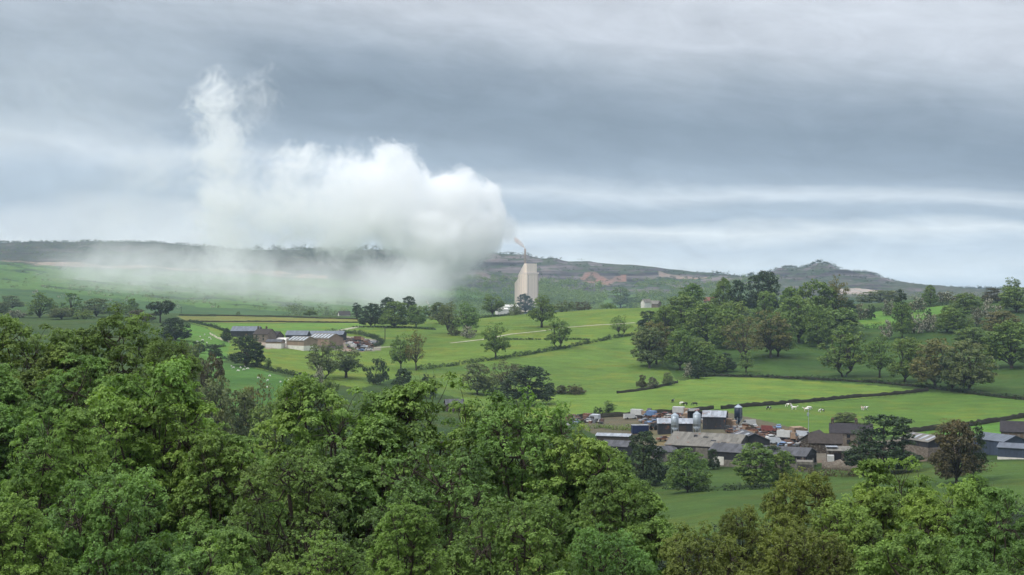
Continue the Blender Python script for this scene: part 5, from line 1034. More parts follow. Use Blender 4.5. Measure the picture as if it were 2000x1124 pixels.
# ---------------------------------------------------------------- vehicles
def paint(name, c, rough=.4, var=.12): return plain(name, c, rough, var, 1.2, spec=.5)
PT = {'white': paint('paint_white', (.48, .48, .46)), 'red': paint('paint_red', (.16, .035, .028), .7, .3), 'rusty orange': paint('paint_rusty', (.18, .08, .048), .85, .45), 'brown': paint('paint_brown', (.12, .06, .035), .85, .4),
      'blue': paint('paint_pale_blue', (.12, .20, .36)), 'silver': paint('paint_silver', (.42, .45, .48)), 'black': paint('paint_black', (.02, .02, .022)), 'tan': paint('paint_tan', (.28, .19, .12), .8, .3), 'green': paint('paint_green', (.05, .12, .07)), 'grey': paint('paint_grey', (.18, .19, .20))}
def car_parts(kind):
    """(name, mesh builder, material key or None for paint)"""
    out = []
    if kind == 'car':
        L, Wd = 4.2, 1.7
        b = MB(); b.prism([(-2.1, -.85, .35), (2.1, -.85, .35), (2.12, -.85, .75), (1.95, -.85, .92), (.95, -.85, 1.0), (-1.6, -.85, 1.02), (-2.05, -.85, .95), (-2.12, -.85, .7)], (0, 1.7, 0)); out.append(('body', b, None))
        b = MB(); b.prism([(-1.62, -.72, 1.0), (.98, -.72, .98), (.35, -.66, 1.36), (-1.2, -.66, 1.38)], (0, 1.44, 0)); out.append(('glasshouse', b, 'glass'))
        b = MB(); b.prism([(-1.25, -.66, 1.38), (.4, -.66, 1.36), (.3, -.62, 1.45), (-1.1, -.62, 1.46)], (0, 1.30, 0)); out.append(('roof', b, None))
        wx = (1.3, -1.25); r = .31
    elif kind == 'van':
        b = MB(); b.prism([(-2.5, -.9, .35), (2.4, -.9, .35), (2.45, -.9, .95), (1.7, -.9, 1.15), (1.15, -.9, 1.95), (.9, -.9, 2.05), (-2.45, -.9, 2.05)], (0, 1.8, 0)); out.append(('body', b, None))
        b = MB(); b.prism([(1.68, -.8, 1.18), (1.2, -.8, 1.88), (1.28, -.8, 1.9), (1.78, -.8, 1.2)], (0, 1.6, 0)); out.append(('windscreen', b, 'glass'))
        wx = (1.6, -1.5); r = .35
    elif kind == 'lorry':
        b = MB(); b.box(-3.2, 1.1, -1.15, 1.15, .95, 3.1); out.append(('load_box', b, None))
        b = MB(); b.prism([(1.25, -1.1, .6), (2.9, -1.1, .6), (2.95, -1.1, 1.5), (2.6, -1.1, 2.6), (1.25, -1.1, 2.6)], (0, 2.2, 0)); out.append(('cab', b, 'tan'))
        b = MB(); b.prism([(2.97, -.95, 1.5), (2.64, -.95, 2.4), (2.70, -.95, 2.4), (3.03, -.95, 1.5)], (0, 1.9, 0)); out.append(('windscreen', b, 'glass'))
        b = MB(); b.box(-3.1, 2.6, -.5, .5, .55, .95); out.append(('chassis', b, 'dark')); wx = (2.0, -1.9); r = .45
    elif kind == 'tractor':
        b = MB(); b.box(.2, 2.1, -.4, .4, .8, 1.5); b.box(-1.0, .3, -.5, .5, .7, 1.2); out.append(('bonnet', b, None))
        b = MB(); b.prism([(-1.1, -.7, 1.2), (.3, -.7, 1.2), (.15, -.62, 2.35), (-1.0, -.62, 2.35)], (0, 1.4, 0)); out.append(('cab', b, 'glass'))
        b = MB(); b.box(-1.15, .3, -.75, .75, 2.35, 2.5); out.append(('cab_roof', b, None)); wx = (); r = 0
        for s in (-1, 1):
            w = MB(); w.tube((-.7, s*.95-.22, .82), (-.7, s*.95+.22, .82), .82, n=18); out.append(('wheel', w, 'tyre'))
            w = MB(); w.tube((1.6, s*.8-.13, .48), (1.6, s*.8+.13, .48), .48, n=14); out.append(('wheel', w, 'tyre'))
    elif kind == 'skip':
        b = MB(); b.prism([(-1.2, -.9, .1), (1.2, -.9, .1), (1.9, -.9, 1.4), (-1.9, -.9, 1.4)], (0, 1.8, 0)); out.append(('bin', b, None))
        rng = np.random.RandomState(3); b = MB()
        for _ in range(14): x_, y_ = rng.uniform(-1.5, 1.5), rng.uniform(-.7, .7); s_ = rng.uniform(.15, .4); b.prism([(x_-s_, y_-s_, 1.4), (x_+s_, y_-s_*.6, 1.45), (x_+s_*.7, y_+s_, 1.4), (x_-s_*.5, y_+s_*.8, 1.5)], (rng.normal()*.1, 0, s_*1.3))
        out.append(('scrap_load', b, 'rust')); wx = (); r = 0
    for xx in wx:
        for s in (-1, 1): w = MB(); w.tube((xx, s*.8-.1, r), (xx, s*.8+.1, r), r, n=14); out.append(('wheel', w, 'tyre'))
    return out
CARM = {}
def vehicle(kind, colour, px, py, yaw, label, group=None, dz=0.0, name=None, s=1.0, tilt=0.0):
    if kind not in CARM:
        CARM[kind] = []
        for nm, b, mk in car_parts(kind):
            t_ = b.build('proto', PT['white'] if mk is None else (PT.get(mk) or M[mk])); me = t_.data; me.name = kind+'_'+nm; bpy.data.objects.remove(t_); CARM[kind].append((nm, me, mk))
    x, D, z = pix(px, py)
    o = empty(name or {'car': 'scrap_car', 'van': 'van', 'lorry': 'box_lorry', 'tractor': 'tractor', 'skip': 'scrap_skip'}[kind], (x, D, z+dz), R_(yaw), (s, s, s)); o.rotation_euler[0] = R_(tilt); tag(o, label, {'car': 'car', 'van': 'van', 'lorry': 'lorry', 'tractor': 'tractor', 'skip': 'skip'}[kind], group)
    for nm, me, mk in CARM[kind]: link(nm, me, o, PT[colour] if mk is None else None)
    return o
rng = np.random.RandomState(77)
def scatter(spots, area, group):
    seen = {}
    for i, (px, py, kind, colour) in enumerate(spots):
        seen.setdefault((kind, colour), []).append(i)
        lab = {'car': 'scrapped %s car' % colour, 'van': '%s van' % colour, 'lorry': '%s box lorry' % colour, 'tractor': '%s tractor' % colour, 'skip': 'scrap-filled %s skip' % colour}[kind]+' '+area
        same = sorted(a_ for a_, _, k_, c_ in spots if (k_, c_) == (kind, colour)); j_ = same.index(px)
        if len(same) > 1: lab += ', ' + ({2: ['left of two', 'right of two'], 3: ['left of three', 'middle of three', 'right of three']}.get(len(same)) or ['first from left', 'second from left', 'third from left', 'fourth from left'])[j_]
        vehicle(kind, colour, px, py, rng.uniform(0, 360) if kind != 'lorry' else rng.uniform(-30, 30), lab, group, 0.0 if rng.rand() > .25 else .9, tilt=rng.normal()*4)
scatter([(1118, 820, 'car', 'rusty orange'), (1132, 823, 'car', 'brown'), (1146, 818, 'van', 'rusty orange'), (1160, 820, 'van', 'silver'), (1150, 826, 'car', 'white'), (1126, 828, 'car', 'blue')], 'in the far left yard corner', 'vehicles in the far left corner of the scrapyard')
scatter([(1231, 819, 'van', 'white'), (1249, 816, 'lorry', 'white'), (1262, 816, 'car', 'silver'), (1271, 818, 'van', 'blue'), (1276, 828, 'car', 'blue'), (1283, 821, 'car', 'rusty orange'), (1292, 817, 'skip', 'brown'), (1295, 823, 'car', 'tan'), (1286, 832, 'car', 'rusty orange'), (1279, 840, 'tractor', 'brown'), (1301, 813, 'car', 'red'), (1308, 818, 'car', 'white'), (1268, 810, 'car', 'black'), (1258, 825, 'car', 'grey')],
        'between the blue container and the pale silos', 'vehicles between the blue container and the pale silos')
scatter([(1331, 811, 'lorry', 'white'), (1322, 816, 'car', 'red'), (1341, 818, 'van', 'tan'), (1352, 814, 'van', 'white'), (1365, 819, 'tractor', 'red'), (1372, 823, 'car', 'silver'), (1388, 821, 'car', 'blue'), (1402, 822, 'van', 'white'), (1412, 826, 'car', 'grey'), (1395, 827, 'car', 'tan')],
        'around the open-fronted shed', 'vehicles around the open-fronted shed')
scatter([(1423, 836, 'lorry', 'tan'), (1430, 846, 'car', 'brown'), (1462, 832, 'van', 'white'), (1475, 837, 'car', 'white'), (1458, 846, 'skip', 'tan'), (1470, 850, 'skip', 'tan'), (1484, 843, 'car', 'rusty orange'), (1490, 851, 'car', 'rusty orange'), (1499, 840, 'car', 'white'), (1502, 849, 'van', 'red'), (1512, 846, 'car', 'black'), (1521, 843, 'car', 'blue'), (1529, 848, 'car', 'silver'), (1497, 858, 'car', 'rusty orange'), (1516, 857, 'car', 'rusty orange')],
        'right of the navy blue silo', 'vehicles right of the navy blue silo')
scatter([(1508, 864, 'car', 'white'), (1516, 868, 'van', 'silver'), (1527, 862, 'car', 'brown'), (1538, 866, 'lorry', 'white'), (1550, 857, 'car', 'tan'), (1560, 852, 'lorry', 'tan'), (1570, 860, 'van', 'silver'), (1574, 869, 'car', 'white'), (1582, 872, 'car', 'grey'), (1545, 874, 'car', 'silver'), (1532, 873, 'car', 'blue')],
        'behind the long dark roofed barn', 'vehicles behind the long dark roofed barn')
scatter([(686, 675, 'van', 'white'), (694, 672, 'car', 'red'), (702, 670, 'lorry', 'brown'), (690, 682, 'van', 'white'), (700, 680, 'car', 'black'), (710, 676, 'car', 'rusty orange'), (717, 673, 'van', 'brown'), (712, 682, 'car', 'silver'), (722, 679, 'car', 'brown'), (728, 672, 'van', 'white'), (705, 686, 'car', 'blue'), (670, 664, 'car', 'white'), (680, 667, 'car', 'tan'), (716, 668, 'car', 'brown'), (720, 685, 'car', 'white')],
        'in the small yard of the left-hand farm', 'vehicles in the small yard of the left-hand farm')
vehicle('van', 'white', 1784, 872, 170, 'white pickup van parked between the massive yew and the striped roof barn'); vehicle('tractor', 'blue', 1798, 868, 20, 'blue tractor with cab parked behind the white pickup van')
vehicle('van', 'white', 1622, 903, 80, 'white van parked left of the low stone garage'); vehicle('car', 'rusty orange', 1295, 862, 200, 'rusty digger-orange car body left of the big barn', dz=.2); vehicle('car', 'tan', 1306, 862, 100, 'tan car body against the left gable of the big barn')
for px, py, lab in ((1441, 853, 'dumped oil drum heap'),): pass

# heaps of sorted scrap lying between the vehicles
def scrap_heap(label, pts, n, seed):
    P = poly_xy(pts); rng = np.random.RandomState(seed); x0, y0 = P.min(0); x1, y1 = P.max(0); groups = {'brown': MB(), 'mixed': MB()}
    o = None; mb = MB(); k = 0
    while k < n:
        x, y = rng.uniform(x0, x1), rng.uniform(y0, y1)
        if not inside(P, np.array([x]), np.array([y]))[0]: continue
        k += 1; z = float(h(x, y)); s_ = rng.uniform(.25, 1.1); a_ = rng.uniform(0, 6.28); hh = rng.uniform(.3, 1.5)*(.6+.4*s_)
        c_, d_ = math.cos(a_), math.sin(a_); base_ = [(-1, -.5), (1, -.6), (.8, .5), (-.7, .6)]
        mb.prism([(x+s_*(u_*c_-v_*d_), y+s_*(u_*d_+v_*c_), z-.3) for u_, v_ in base_], (rng.normal()*.3, rng.normal()*.3, hh+.3))
    o = mb.build('scrap_heap', SCRAPM); tag(o, label, kind='stuff'); return o
SCRAPM = bpy.data.materials.new('mixed_scrap'); SCRAPM.use_nodes = True; SCRAPM.node_tree.nodes.clear(); N_ = NT(SCRAPM.node_tree)
g_ = N_.n('ShaderNodeNewGeometry'); cc_ = N_.ramp(g_.outputs['Random Per Island'], [(0, (.09, .048, .034)), (.22, (.14, .075, .05)), (.38, (.04, .034, .03)), (.58, (.18, .135, .10)), (.70, (.08, .085, .09)), (.85, (.07, .09, .13)), (.92, (.38, .37, .35))], 'CONSTANT')
b_ = N_.n('ShaderNodeBsdfPrincipled'); N_.l(cc_, b_.inputs['Base Color']); b_.inputs['Roughness'].default_value = .75; N_.l(b_.outputs[0], N_.n('ShaderNodeOutputMaterial').inputs[0])
scrap_heap('jumbled scrap metal covering the yard by the blue container', [(1236, 814), (1330, 808), (1345, 822), (1290, 838), (1268, 836)], 260, 1)
scrap_heap('jumbled scrap under and beside the open-fronted shed', [(1335, 808), (1420, 812), (1425, 832), (1350, 826)], 170, 2)
scrap_heap('rusty scrap piled below the cattle field right of the navy silo', [(1415, 838), (1455, 832), (1530, 846), (1545, 862), (1500, 862), (1430, 852)], 300, 3)
scrap_heap('mixed scrap and parts behind the long dark roofed barn', [(1500, 860), (1560, 852), (1596, 866), (1590, 880), (1530, 876)], 200, 4)
scrap_heap('scattered scrap at the far left end of the yard', [(1105, 815), (1170, 815), (1180, 828), (1110, 832)], 110, 5)
scrap_heap('scrap spread over the small yard of the left-hand farm', [(655, 662), (700, 664), (742, 670), (735, 680), (700, 687), (680, 680)], 220, 6)

# ---------------------------------------------------------------- animals
def skin_body(name, verts, edges, radii, sub=1):
    me = bpy.data.meshes.new(name); me.from_pydata(verts, edges, []); me.update()
    t = bpy.data.objects.new('tmp', me); COL.objects.link(t)
    sk = t.modifiers.new('s', 'SKIN'); sk.use_smooth_shade = True
    for i, r in enumerate(radii):
        r = r if isinstance(r, tuple) else (r, r); me.skin_vertices[0].data[i].radius = r
    me.skin_vertices[0].data[0].use_root = True
    if sub: ss = t.modifiers.new('ss', 'SUBSURF'); ss.levels = ss.render_levels = sub
    dg = bpy.context.evaluated_depsgraph_get(); dg.update()
    out = bpy.data.meshes.new_from_object(t.evaluated_get(dg)); out.name = name; bpy.data.objects.remove(t); return out
def quad_animal(name, L, hs, body, leg, head_low):
    """four-legged grazer facing +x: L trunk length, hs height at back"""
    b = hs-body
    V = [(-L*.5, 0, b+body*.25), (-L*.25, 0, b+.02), (L*.05, 0, b-.03), (L*.36, 0, b+.02), (L*.52, 0, b+body*.2)]
    Rr = [(body*.55, body*.62), (body*.92, body*.80), (body*1.0, body*.88), (body*.85, body*.75), (body*.5, body*.4)]
    E = [(0, 1), (1, 2), (2, 3), (3, 4)]
    def add(v, r, p): V.append(v); Rr.append(r); E.append((p, len(V)-1)); return len(V)-1
    if head_low: n = add((L*.66, 0, b*.75), body*.34, 4); hd = add((L*.74, 0, b*.36), body*.32, n); mz = add((L*.80, 0, b*.06+.06), body*.20, hd)
    else: n = add((L*.68, 0, b+body*.75), body*.34, 4); hd = add((L*.80, 0, b+body*1.0), body*.32, n); mz = add((L*.98, 0, b+body*.8), body*.20, hd)
    for s in (-1, 1): add((V[hd][0]-.03, s*body*.55, V[hd][2]+body*.18), body*.08, hd)
    add((-L*.58, 0, b*.55), body*.06, 0)
    for s in (-1, 1):
        k = add((L*.34, s*body*.5, b*.72), leg*1.7, 3); k = add((L*.35, s*body*.52, b*.40), leg, k); k = add((L*.33, s*body*.52, .04), leg*.8, k)
        k = add((-L*.40, s*body*.5, b*.78), leg*2.2, 1); k = add((-L*.34, s*body*.52, b*.58), leg*1.4, k); k = add((-L*.47, s*body*.52, b*.34), leg, k); k = add((-L*.44, s*body*.52, .04), leg*.8, k)
    return skin_body(name, V, E, Rr)
COW = [quad_animal('cow_grazing', 1.7, 1.4, .36, .075, True), quad_animal('cow_standing', 1.7, 1.4, .36, .075, False)]
SHEEP = quad_animal('sheep_grazing', 0.95, .72, .26, .04, True)
def hide_mat(name, a, b, thr):
    m = bpy.data.materials.new(name); m.use_nodes = True; m.node_tree.nodes.clear(); N = NT(m.node_tree)
    tc = N.n('ShaderNodeTexCoord'); oi = N.n('ShaderNodeObjectInfo'); va = N.n('ShaderNodeVectorMath', operation='ADD'); N.l(tc.outputs['Object'], va.inputs[0]); N.l(oi.outputs['Location'], va.inputs[1])
    n = N.noise(va.outputs[0], 1.5, 1, .4); c = N.mix(N.smooth(n, thr-.02, thr+.02), a, b)
    d = N.n('ShaderNodeBsdfPrincipled'); N.l(c, d.inputs['Base Color']); d.inputs['Roughness'].default_value = .8; N.l(d.outputs[0], N.n('ShaderNodeOutputMaterial').inputs[0]); return m
HM = {'bw': hide_mat('hide_black_white', (.015, .014, .014), (.72, .70, .66), .5), 'b': hide_mat('hide_black', (.015, .014, .014), (.6, .6, .57), .68), 'w': hide_mat('hide_white', (.20, .10, .06), (.75, .72, .66), .36), 'rw': hide_mat('hide_red_white', (.30, .15, .09), (.75, .72, .66), .46), 'wool': hide_mat('wool', (.62, .60, .54), (.70, .68, .62), .5)}
for i, (px, py, ms, hm_, yw, lab) in enumerate([
    (1314, 787, 1, 'b', 60, 'small black cow standing apart at the left of the herd'), (1332, 792, 0, 'w', 10, 'mostly white cow grazing beside the lone black one'), (1338, 793, 0, 'b', 200, 'black cow with white patch touching the white grazing cow'),
    (1357, 793, 0, 'b', 175, 'black cow with white belly at the right of the first group'), (1501, 801, 0, 'b', 30, 'solitary black cow grazing under the curving wall'),
    (1541, 795, 0, 'w', 185, 'white cow nearest the curving wall'), (1551, 801, 1, 'w', 10, 'white cow below the one nearest the wall'), (1546, 798, 0, 'bw', 80, 'patched cow between the two white cows'), (1575, 804, 1, 'rw', 150, 'pale brown and white cow behind the thin grey pole'), (1580, 801, 0, 'w', 20, 'white cow partly hidden by the thin grey pole'),
    (1605, 806, 0, 'bw', 195, 'black and white cow grazing right of the thin grey pole'), (1685, 802, 1, 'rw', 100, 'reddish and white cow in the pair further right'), (1691, 801, 1, 'bw', 300, 'black and white cow in the pair further right')]):
    x, D, z = pix(px, py); o = link('cow', COW[ms], None, HM[hm_]); o.location = (x, D, z-.02); o.rotation_euler = (0, 0, R_(yw)); o.scale = (1.12,)*3; tag(o, lab, 'cow', 'cattle grazing in the fields above the scrapyard')
SG = [('white sheep grazing in the paddock left of the curved track wall', [(400, 655), (409, 661), (412, 664), (396, 666), (385, 669), (404, 671), (391, 659)]),
      ('white sheep grazing on the slope below the big dark oak', [(428, 716), (452, 717), (456, 720), (470, 720), (478, 718), (484, 722), (476, 724), (411, 713), (465, 726), (416, 722)]),
      ('white sheep grazing beneath the falling hedge', [(527, 736), (523, 745), (565, 745), (522, 758), (548, 748), (505, 740)])]
for lab, sp in SG:
    for px, py in sp:
        x, D, z = pix(px, py); o = link('sheep', SHEEP, None, HM['wool']); o.location = (x, D, z-.02); o.rotation_euler = (0, 0, rng.uniform(0, 6.28)); o.scale = (1.25,)*3; tag(o, lab, 'sheep', lab.replace('white sheep', 'sheep'))

# ---------------------------------------------------------------- far woods and scrub (uncountable masses)
def woods(name, label, px0, px1, D0, D1, n, hgt, cm, seed, faces=46, line=None):
    rng = np.random.RandomState(seed); cs = []; rs_ = []
    u = rng.uniform(px0, px1, n); D = np.exp(rng.uniform(math.log(D0), math.log(D1), n))
    if line: D = np.interp(u, [a_ for a_, _ in line], [b_ for _, b_ in line])+rng.normal(size=n)*12
    x = (u-1000)/F*D; z = h(x, D); hh = hgt*rng.uniform(.55, 1.25, n)
    cen = np.repeat(np.stack([x, D, z+hh*.40], 1), 5, 0)+rng.normal(size=(n*5, 3))*np.repeat(hh, 5)[:, None]*np.array([.26, .26, .15]); rr_ = np.repeat(hh, 5)*.34
    v, q = leaf_faces(rng, cen, rr_, faces//3, hgt*.125, .8, .5, zmin=-.7)
    o = link(name, np_mesh(name, v, quads=q), None, LM[cm]); tag(o, label, kind='stuff')
woods('woods', 'hazy green woodland at the foot of the quarry right of the tower', 1045, 1182, 2350, 3050, 420, 17, 'light', 1)
woods('woods', 'hazy woodland left of the tower under the steam', 880, 1010, 2050, 2800, 240, 17, 'light', 2)
woods('woods', 'dark woodland at the back of the quarry floor', 900, 1130, 2950, 3120, 160, 13, 'mid', 3)
woods('woods', 'pale green wooded slope below the right end of the quarry', 1238, 1520, 2100, 3200, 760, 16, 'mid', 4)
woods('woods', 'distant woodland behind the small bright field', 1640, 2080, 1500, 2600, 420, 15, 'grey', 5)
woods('woods', 'valley woodland hidden in the mist below the ridge', 560, 960, 1500, 1950, 260, 14, 'grey', 6)
woods('scrub', 'scattered scrub on the misty green hillside', 0, 700, 1800, 2900, 170, 7, 'grey', 7)
woods('scrub', 'white flowering scrub on the misty green hillside', 60, 420, 1700, 2300, 60, 7, 'blossom', 8)
woods('scrub', 'dark scrub clinging to the quarry faces', 880, 1760, 3000, 3560, 330, 9, 'dark', 9)
woods('scrub', 'small trees along the far left skyline', -40, 1100, 3570, 3610, 420, 8, 'dark', 10, 60)
woods('scrub', 'small trees along the far right skyline', 1390, 2050, 3570, 3610, 420, 9, 'dark', 11, 60)
woods('scrub', 'taller trees in a clump on the skyline above the steam', 500, 780, 3560, 3600, 40, 17, 'dark', 12, 40)
woods('scrub', 'heathery scrub on the dark moor slope at the far left', -60, 860, 3050, 3600, 240, 7, 'grey', 13)
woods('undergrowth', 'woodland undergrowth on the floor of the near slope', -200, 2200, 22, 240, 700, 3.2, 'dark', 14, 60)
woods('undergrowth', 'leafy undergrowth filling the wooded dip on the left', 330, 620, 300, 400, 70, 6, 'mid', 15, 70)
# ---------------------------------------------------------------- haze: one closed box round camera and scene
def box_mesh(name, x0, x1, y0, y1, z0, z1):
    co = [(x, y, z) for z in (z0, z1) for y in (y0, y1) for x in (x0, x1)]
    q = [(0, 2, 3, 1), (4, 5, 7, 6), (0, 1, 5, 4), (2, 6, 7, 3), (0, 4, 6, 2), (1, 3, 7, 5)]
    return np_mesh(name, co, quads=q)
hm = bpy.data.materials.new('haze_air'); hm.use_nodes = True; hm.node_tree.nodes.clear(); H = NT(hm.node_tree)
pv = H.n('ShaderNodeVolumePrincipled'); pv.inputs['Color'].default_value = (0.62, 0.79, 1.0, 1); pv.inputs['Density'].default_value = 0.00007; pv.inputs['Anisotropy'].default_value = 0.1
H.l(pv.outputs[0], H.n('ShaderNodeOutputMaterial').inputs[1])
haze = link('haze', box_mesh('haze', -5700, 5700, -5700, 5700, float(GZ.min())-1.5, 520), None, hm); tag(haze, kind='stuff')

# ---------------------------------------------------------------- steam from the works chimney
S0 = 2500.0
def sx(px): return (px-1000)/F*S0
def sz(py): return (HOR-py)/F*S0
XL, XR = sx(-150), sx(1012)
# puffs: photo column, row, half width, half height (px), half depth (m), density, edge softness
PUFFS_HEAD = [(962, 432, 34, 70, 50, 1.0, .2), (943, 385, 38, 38, 45, 1.0, .2), (922, 452, 72, 72, 70, 1.0, .25), (880, 375, 60, 46, 70, .95, .22), (855, 465, 108, 92, 95, .85, .32),
 (800, 347, 52, 38, 60, .8, .28), (757, 310, 34, 42, 45, .65, .3), (770, 410, 90, 90, 100, .65, .45), (880, 530, 85, 58, 80, .6, .6), (1006, 468, 13, 13, 9, .8, .5), (992, 448, 24, 36, 24, .9, .4)]
PUFFS_TRAIL = [(690, 355, 75, 62, 80, .75, .4), (670, 430, 120, 90, 110, .7, .6), (580, 318, 50, 44, 60, .8, .4), (560, 405, 95, 95, 100, .75, .55), (450, 410, 84, 135, 90, .85, .6), (435, 290, 60, 100, 70, .95, .5), (430, 195, 50, 56, 55, .95, .5),
 (505, 185, 40, 58, 45, .45, .8), (450, 525, 130, 80, 120, .36, .8), (300, 330, 110, 70, 100, .24, .9), (250, 420, 200, 110, 140, .09, 1.0), (110, 190, 260, 150, 160, .05, 1.0)]
PUFFS_MIST = [(300, 545, 180, 72, 330, .27, .8, 2220), (470, 555, 150, 80, 350, .24, .8, 2180), (600, 565, 170, 62, 330, .21, .8, 2150), (760, 562, 140, 60, 280, .28, .7, 2250), (195, 535, 110, 66, 260, .20, .9, 2350)]
PUFFS_HEAD, PUFFS_TRAIL, PUFFS_MIST = [[(*q_[:7], q_[7] if len(q_) > 7 else S0) for q_ in L_] for L_ in (PUFFS_HEAD, PUFFS_TRAIL, PUFFS_MIST)]
def steam_hull(PUFFS, margin=34.0):
    N, A = 90, 22; co = []
    X = np.linspace(min(sx(q_[0]-q_[2])*q_[7]/S0 for q_ in PUFFS)-margin+1, min(XR+8, max(sx(q_[0]+q_[2])*q_[7]/S0 for q_ in PUFFS)+margin-1), N)
    for i, xx in enumerate(X):
        tops, bots, deps, frs = [], [], [], []
        for cx_, cz_, rx_, rz_, ry_, _, _, yc_ in PUFFS:
            rx = rx_/F*yc_+margin*(0.35 if cx_ > 980 else 1); u_ = (xx-sx(cx_)*yc_/S0)/rx
            if abs(u_) < 1:
                k_ = math.sqrt(1-u_*u_); m_ = margin*(0.3 if cx_ > 980 else 1); tops.append(sz(cz_)*yc_/S0+(rz_/F*yc_+m_)*k_); bots.append(sz(cz_)*yc_/S0-(rz_/F*yc_+m_)*k_); deps.append(yc_+(ry_+m_)*k_); frs.append(yc_-(ry_+m_)*k_)
        if not tops: tops, bots, deps, frs = [sz(470)+1], [sz(470)-1], [S0+1], [S0-1]
        zt_, zb_2, y1_, y0_ = max(tops), max(min(bots), -75), max(deps), min(frs); hy = (y1_-y0_)/2; yc2 = (y1_+y0_)/2; zc_, hz = (zt_+zb_2)/2, max((zt_-zb_2)/2, 1)
        for k in range(A):
            a_ = 2*math.pi*k/A; f = lambda c: math.copysign(abs(c)**0.75, c)
            co.append((xx, yc2+hy*f(math.cos(a_)), zc_+hz*f(math.sin(a_))))
    q = [(i*A+k, i*A+(k+1) % A, (i+1)*A+(k+1) % A, (i+1)*A+k) for i in range(N-1) for k in range(A)]
    co.append(tuple(np.mean(co[:A], 0))); co.append(tuple(np.mean(co[(N-1)*A:N*A], 0)))
    t = [(N*A, (k+1) % A, k) for k in range(A)]+[(N*A+1, (N-1)*A+k, (N-1)*A+(k+1) % A) for k in range(A)]
    return np_mesh('steam_plume', co, quads=q, tris=t)
def steam_mat(name, PUFFS, fine, gain, off):
    sm = bpy.data.materials.new(name); sm.use_nodes = True; sm.node_tree.nodes.clear(); V = NT(sm.node_tree)
    P0 = V.n('ShaderNodeTexCoord').outputs['Object']
    def warp(P, scale, detail, amp):
        o_ = V.n('ShaderNodeVectorMath', operation='ADD'); V.l(P, o_.inputs[0]); o_.inputs[1].default_value = off
        nz_ = V.n('ShaderNodeTexNoise'); V.l(o_.outputs[0], nz_.inputs['Vector']); nz_.inputs['Scale'].default_value = scale; nz_.inputs['Detail'].default_value = detail; nz_.inputs['Roughness'].default_value = 0.62
        s_ = V.n('ShaderNodeVectorMath', operation='SUBTRACT'); V.l(nz_.outputs['Color'], s_.inputs[0]); s_.inputs[1].default_value = (0.5, 0.5, 0.5)
        m_ = V.n('ShaderNodeVectorMath', operation='SCALE'); V.l(s_.outputs[0], m_.inputs[0]); V._set(m_.inputs[3], amp)
        a_ = V.n('ShaderNodeVectorMath', operation='ADD'); V.l(P, a_.inputs[0]); V.l(m_.outputs[0], a_.inputs[1]); return a_.outputs[0]
    X0, Y0, Z0 = V.sep(P0)
    near = V.smooth(X0, sx(1012), sx(900), 0.10, 1.0)
    P1 = warp(P0, 0.0125, 1.0, V.m('MULTIPLY', near, 80.0))
    P2 = warp(P1, 0.038, 5.0, V.m('MULTIPLY', near, 120.0 if off[0] == 0 else 165.0)) if fine else P1
    acc = None
    for (cx_, cz_, rx_, rz_, ry_, dn, sf, yc_) in PUFFS:
        inv = (F/(rx_*yc_), 1.0/ry_, F/(rz_*yc_)); c_ = (sx(cx_)*yc_/S0, yc_, sz(cz_)*yc_/S0)
        ma = V.n('ShaderNodeVectorMath', operation='MULTIPLY_ADD'); V.l(P2, ma.inputs[0]); ma.inputs[1].default_value = inv; ma.inputs[2].default_value = tuple(-c_[i]*inv[i] for i in range(3))
        ln = V.n('ShaderNodeVectorMath', operation='LENGTH'); V.l(ma.outputs[0], ln.inputs[0])
        e_ = V.m('MULTIPLY', V.m('MULTIPLY_ADD', ln.outputs[1], -1.0/sf, 1.0/sf, clamp=True), dn)
        acc = e_ if acc is None else V.m('MAXIMUM', acc, e_)
    low = V.smooth(Z0, sz(560), sz(490), V.smooth(X0, sx(720), sx(880), 0.55, 0.8), 1.0)
    wis = V.smooth(V.noise(P2 if fine else P1, 0.028, 4, 0.65), V.smooth(X0, sx(950), sx(550), 0.10, 0.36), V.smooth(X0, sx(950), sx(550), 0.45, 0.64), V.smooth(X0, sx(950), sx(550), 0.40, 0.08), 1.4)
    d = V.m('MULTIPLY', V.m('MULTIPLY', acc, wis), V.m('MULTIPLY', low, gain))
    sv = V.n('ShaderNodeVolumePrincipled'); sv.inputs['Color'].default_value = (0.990, 0.988, 0.984, 1); sv.inputs['Anisotropy'].default_value = 0.0
    V.l(d, sv.inputs['Density'])
    V.l(sv.outputs[0], V.n('ShaderNodeOutputMaterial').inputs[1])
    return sm
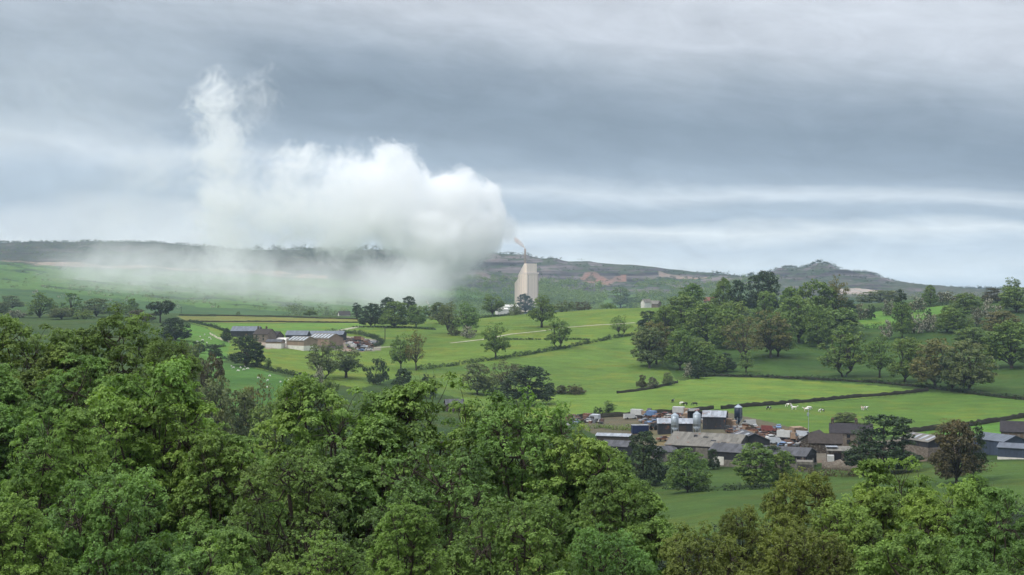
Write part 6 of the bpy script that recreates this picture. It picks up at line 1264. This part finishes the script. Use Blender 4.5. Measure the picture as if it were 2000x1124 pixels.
for nm_, pf_, fine_, gain_, off_, rate_, mg_, lab_ in (
        ('steam_plume', PUFFS_HEAD, True, 0.028, (0, 0, 0), 0.30, 30.0, 'dense white billowing steam leaning left from the tower chimney'),
        ('steam_trail', PUFFS_TRAIL, True, 0.027, (310, 40, 77), 0.26, 34.0, 'thinner torn steam with a tall rising column left of the dense billows'),
        ('mist', PUFFS_MIST, False, 0.024, (90, 10, 20), 0.35, 34.0, 'low translucent veil of steam drifting over the hillside fields')):
    mt_ = steam_mat(nm_, pf_, fine_, gain_, off_); mt_.cycles.volume_step_rate = rate_
    me_ = steam_hull(pf_, mg_); me_.name = nm_
    tag(link(nm_, me_, None, mt_), lab_, 'steam', kind='stuff')
# short reddish puff right at the chimney mouth
pm = bpy.data.materials.new('stack_smoke'); pm.use_nodes = True; pm.node_tree.nodes.clear(); Q = NT(pm.node_tree)
qp = Q.n('ShaderNodeTexCoord').outputs['Object']; qn = Q.noise(qp, 0.12, 3, .6)
qv = Q.n('ShaderNodeVolumePrincipled'); qv.inputs['Color'].default_value = (0.95, 0.83, 0.77, 1); Q.l(Q.smooth(qn, .3, .6, .04, .20), qv.inputs['Density']); Q.l(qv.outputs[0], Q.n('ShaderNodeOutputMaterial').inputs[1])
bpy.context.view_layer.update()
mouth = TOWER.matrix_world @ Vector((cxl, cyl, zu+27.5))
pts_ = [(0, 0, 0, 1.8), (-2, 0, 3.5, 2.8), (-6, 0, 7, 4.0), (-10, 0, 11, 5.2), (-14, 0, 14, 5.6), (-18, 0, 17, 4.0)]
co = []
for (a1_, b1_, c1_, r_) in pts_:
    for k in range(14): t_ = 6.2832*k/14; co.append((mouth.x+a1_+r_*.45*math.cos(t_)*(.7+.3*math.sin(3*t_+a1_)), mouth.y+r_*math.sin(t_), mouth.z+c1_+r_*.8*math.cos(t_)))
q_ = [(i*14+k, i*14+(k+1) % 14, (i+1)*14+(k+1) % 14, (i+1)*14+k) for i in range(5) for k in range(14)]
co.append((mouth.x, mouth.y, mouth.z)); co.append((mouth.x-20, mouth.y, mouth.z+21)); t_ = [(84, (k+1) % 14, k) for k in range(14)]+[(85, 70+k, 70+(k+1) % 14) for k in range(14)]
puff = link('stack_smoke', np_mesh('stack_smoke', co, quads=q_, tris=t_), None, pm); tag(puff, 'short reddish brown puff leaving the tower chimney', 'smoke', kind='stuff')
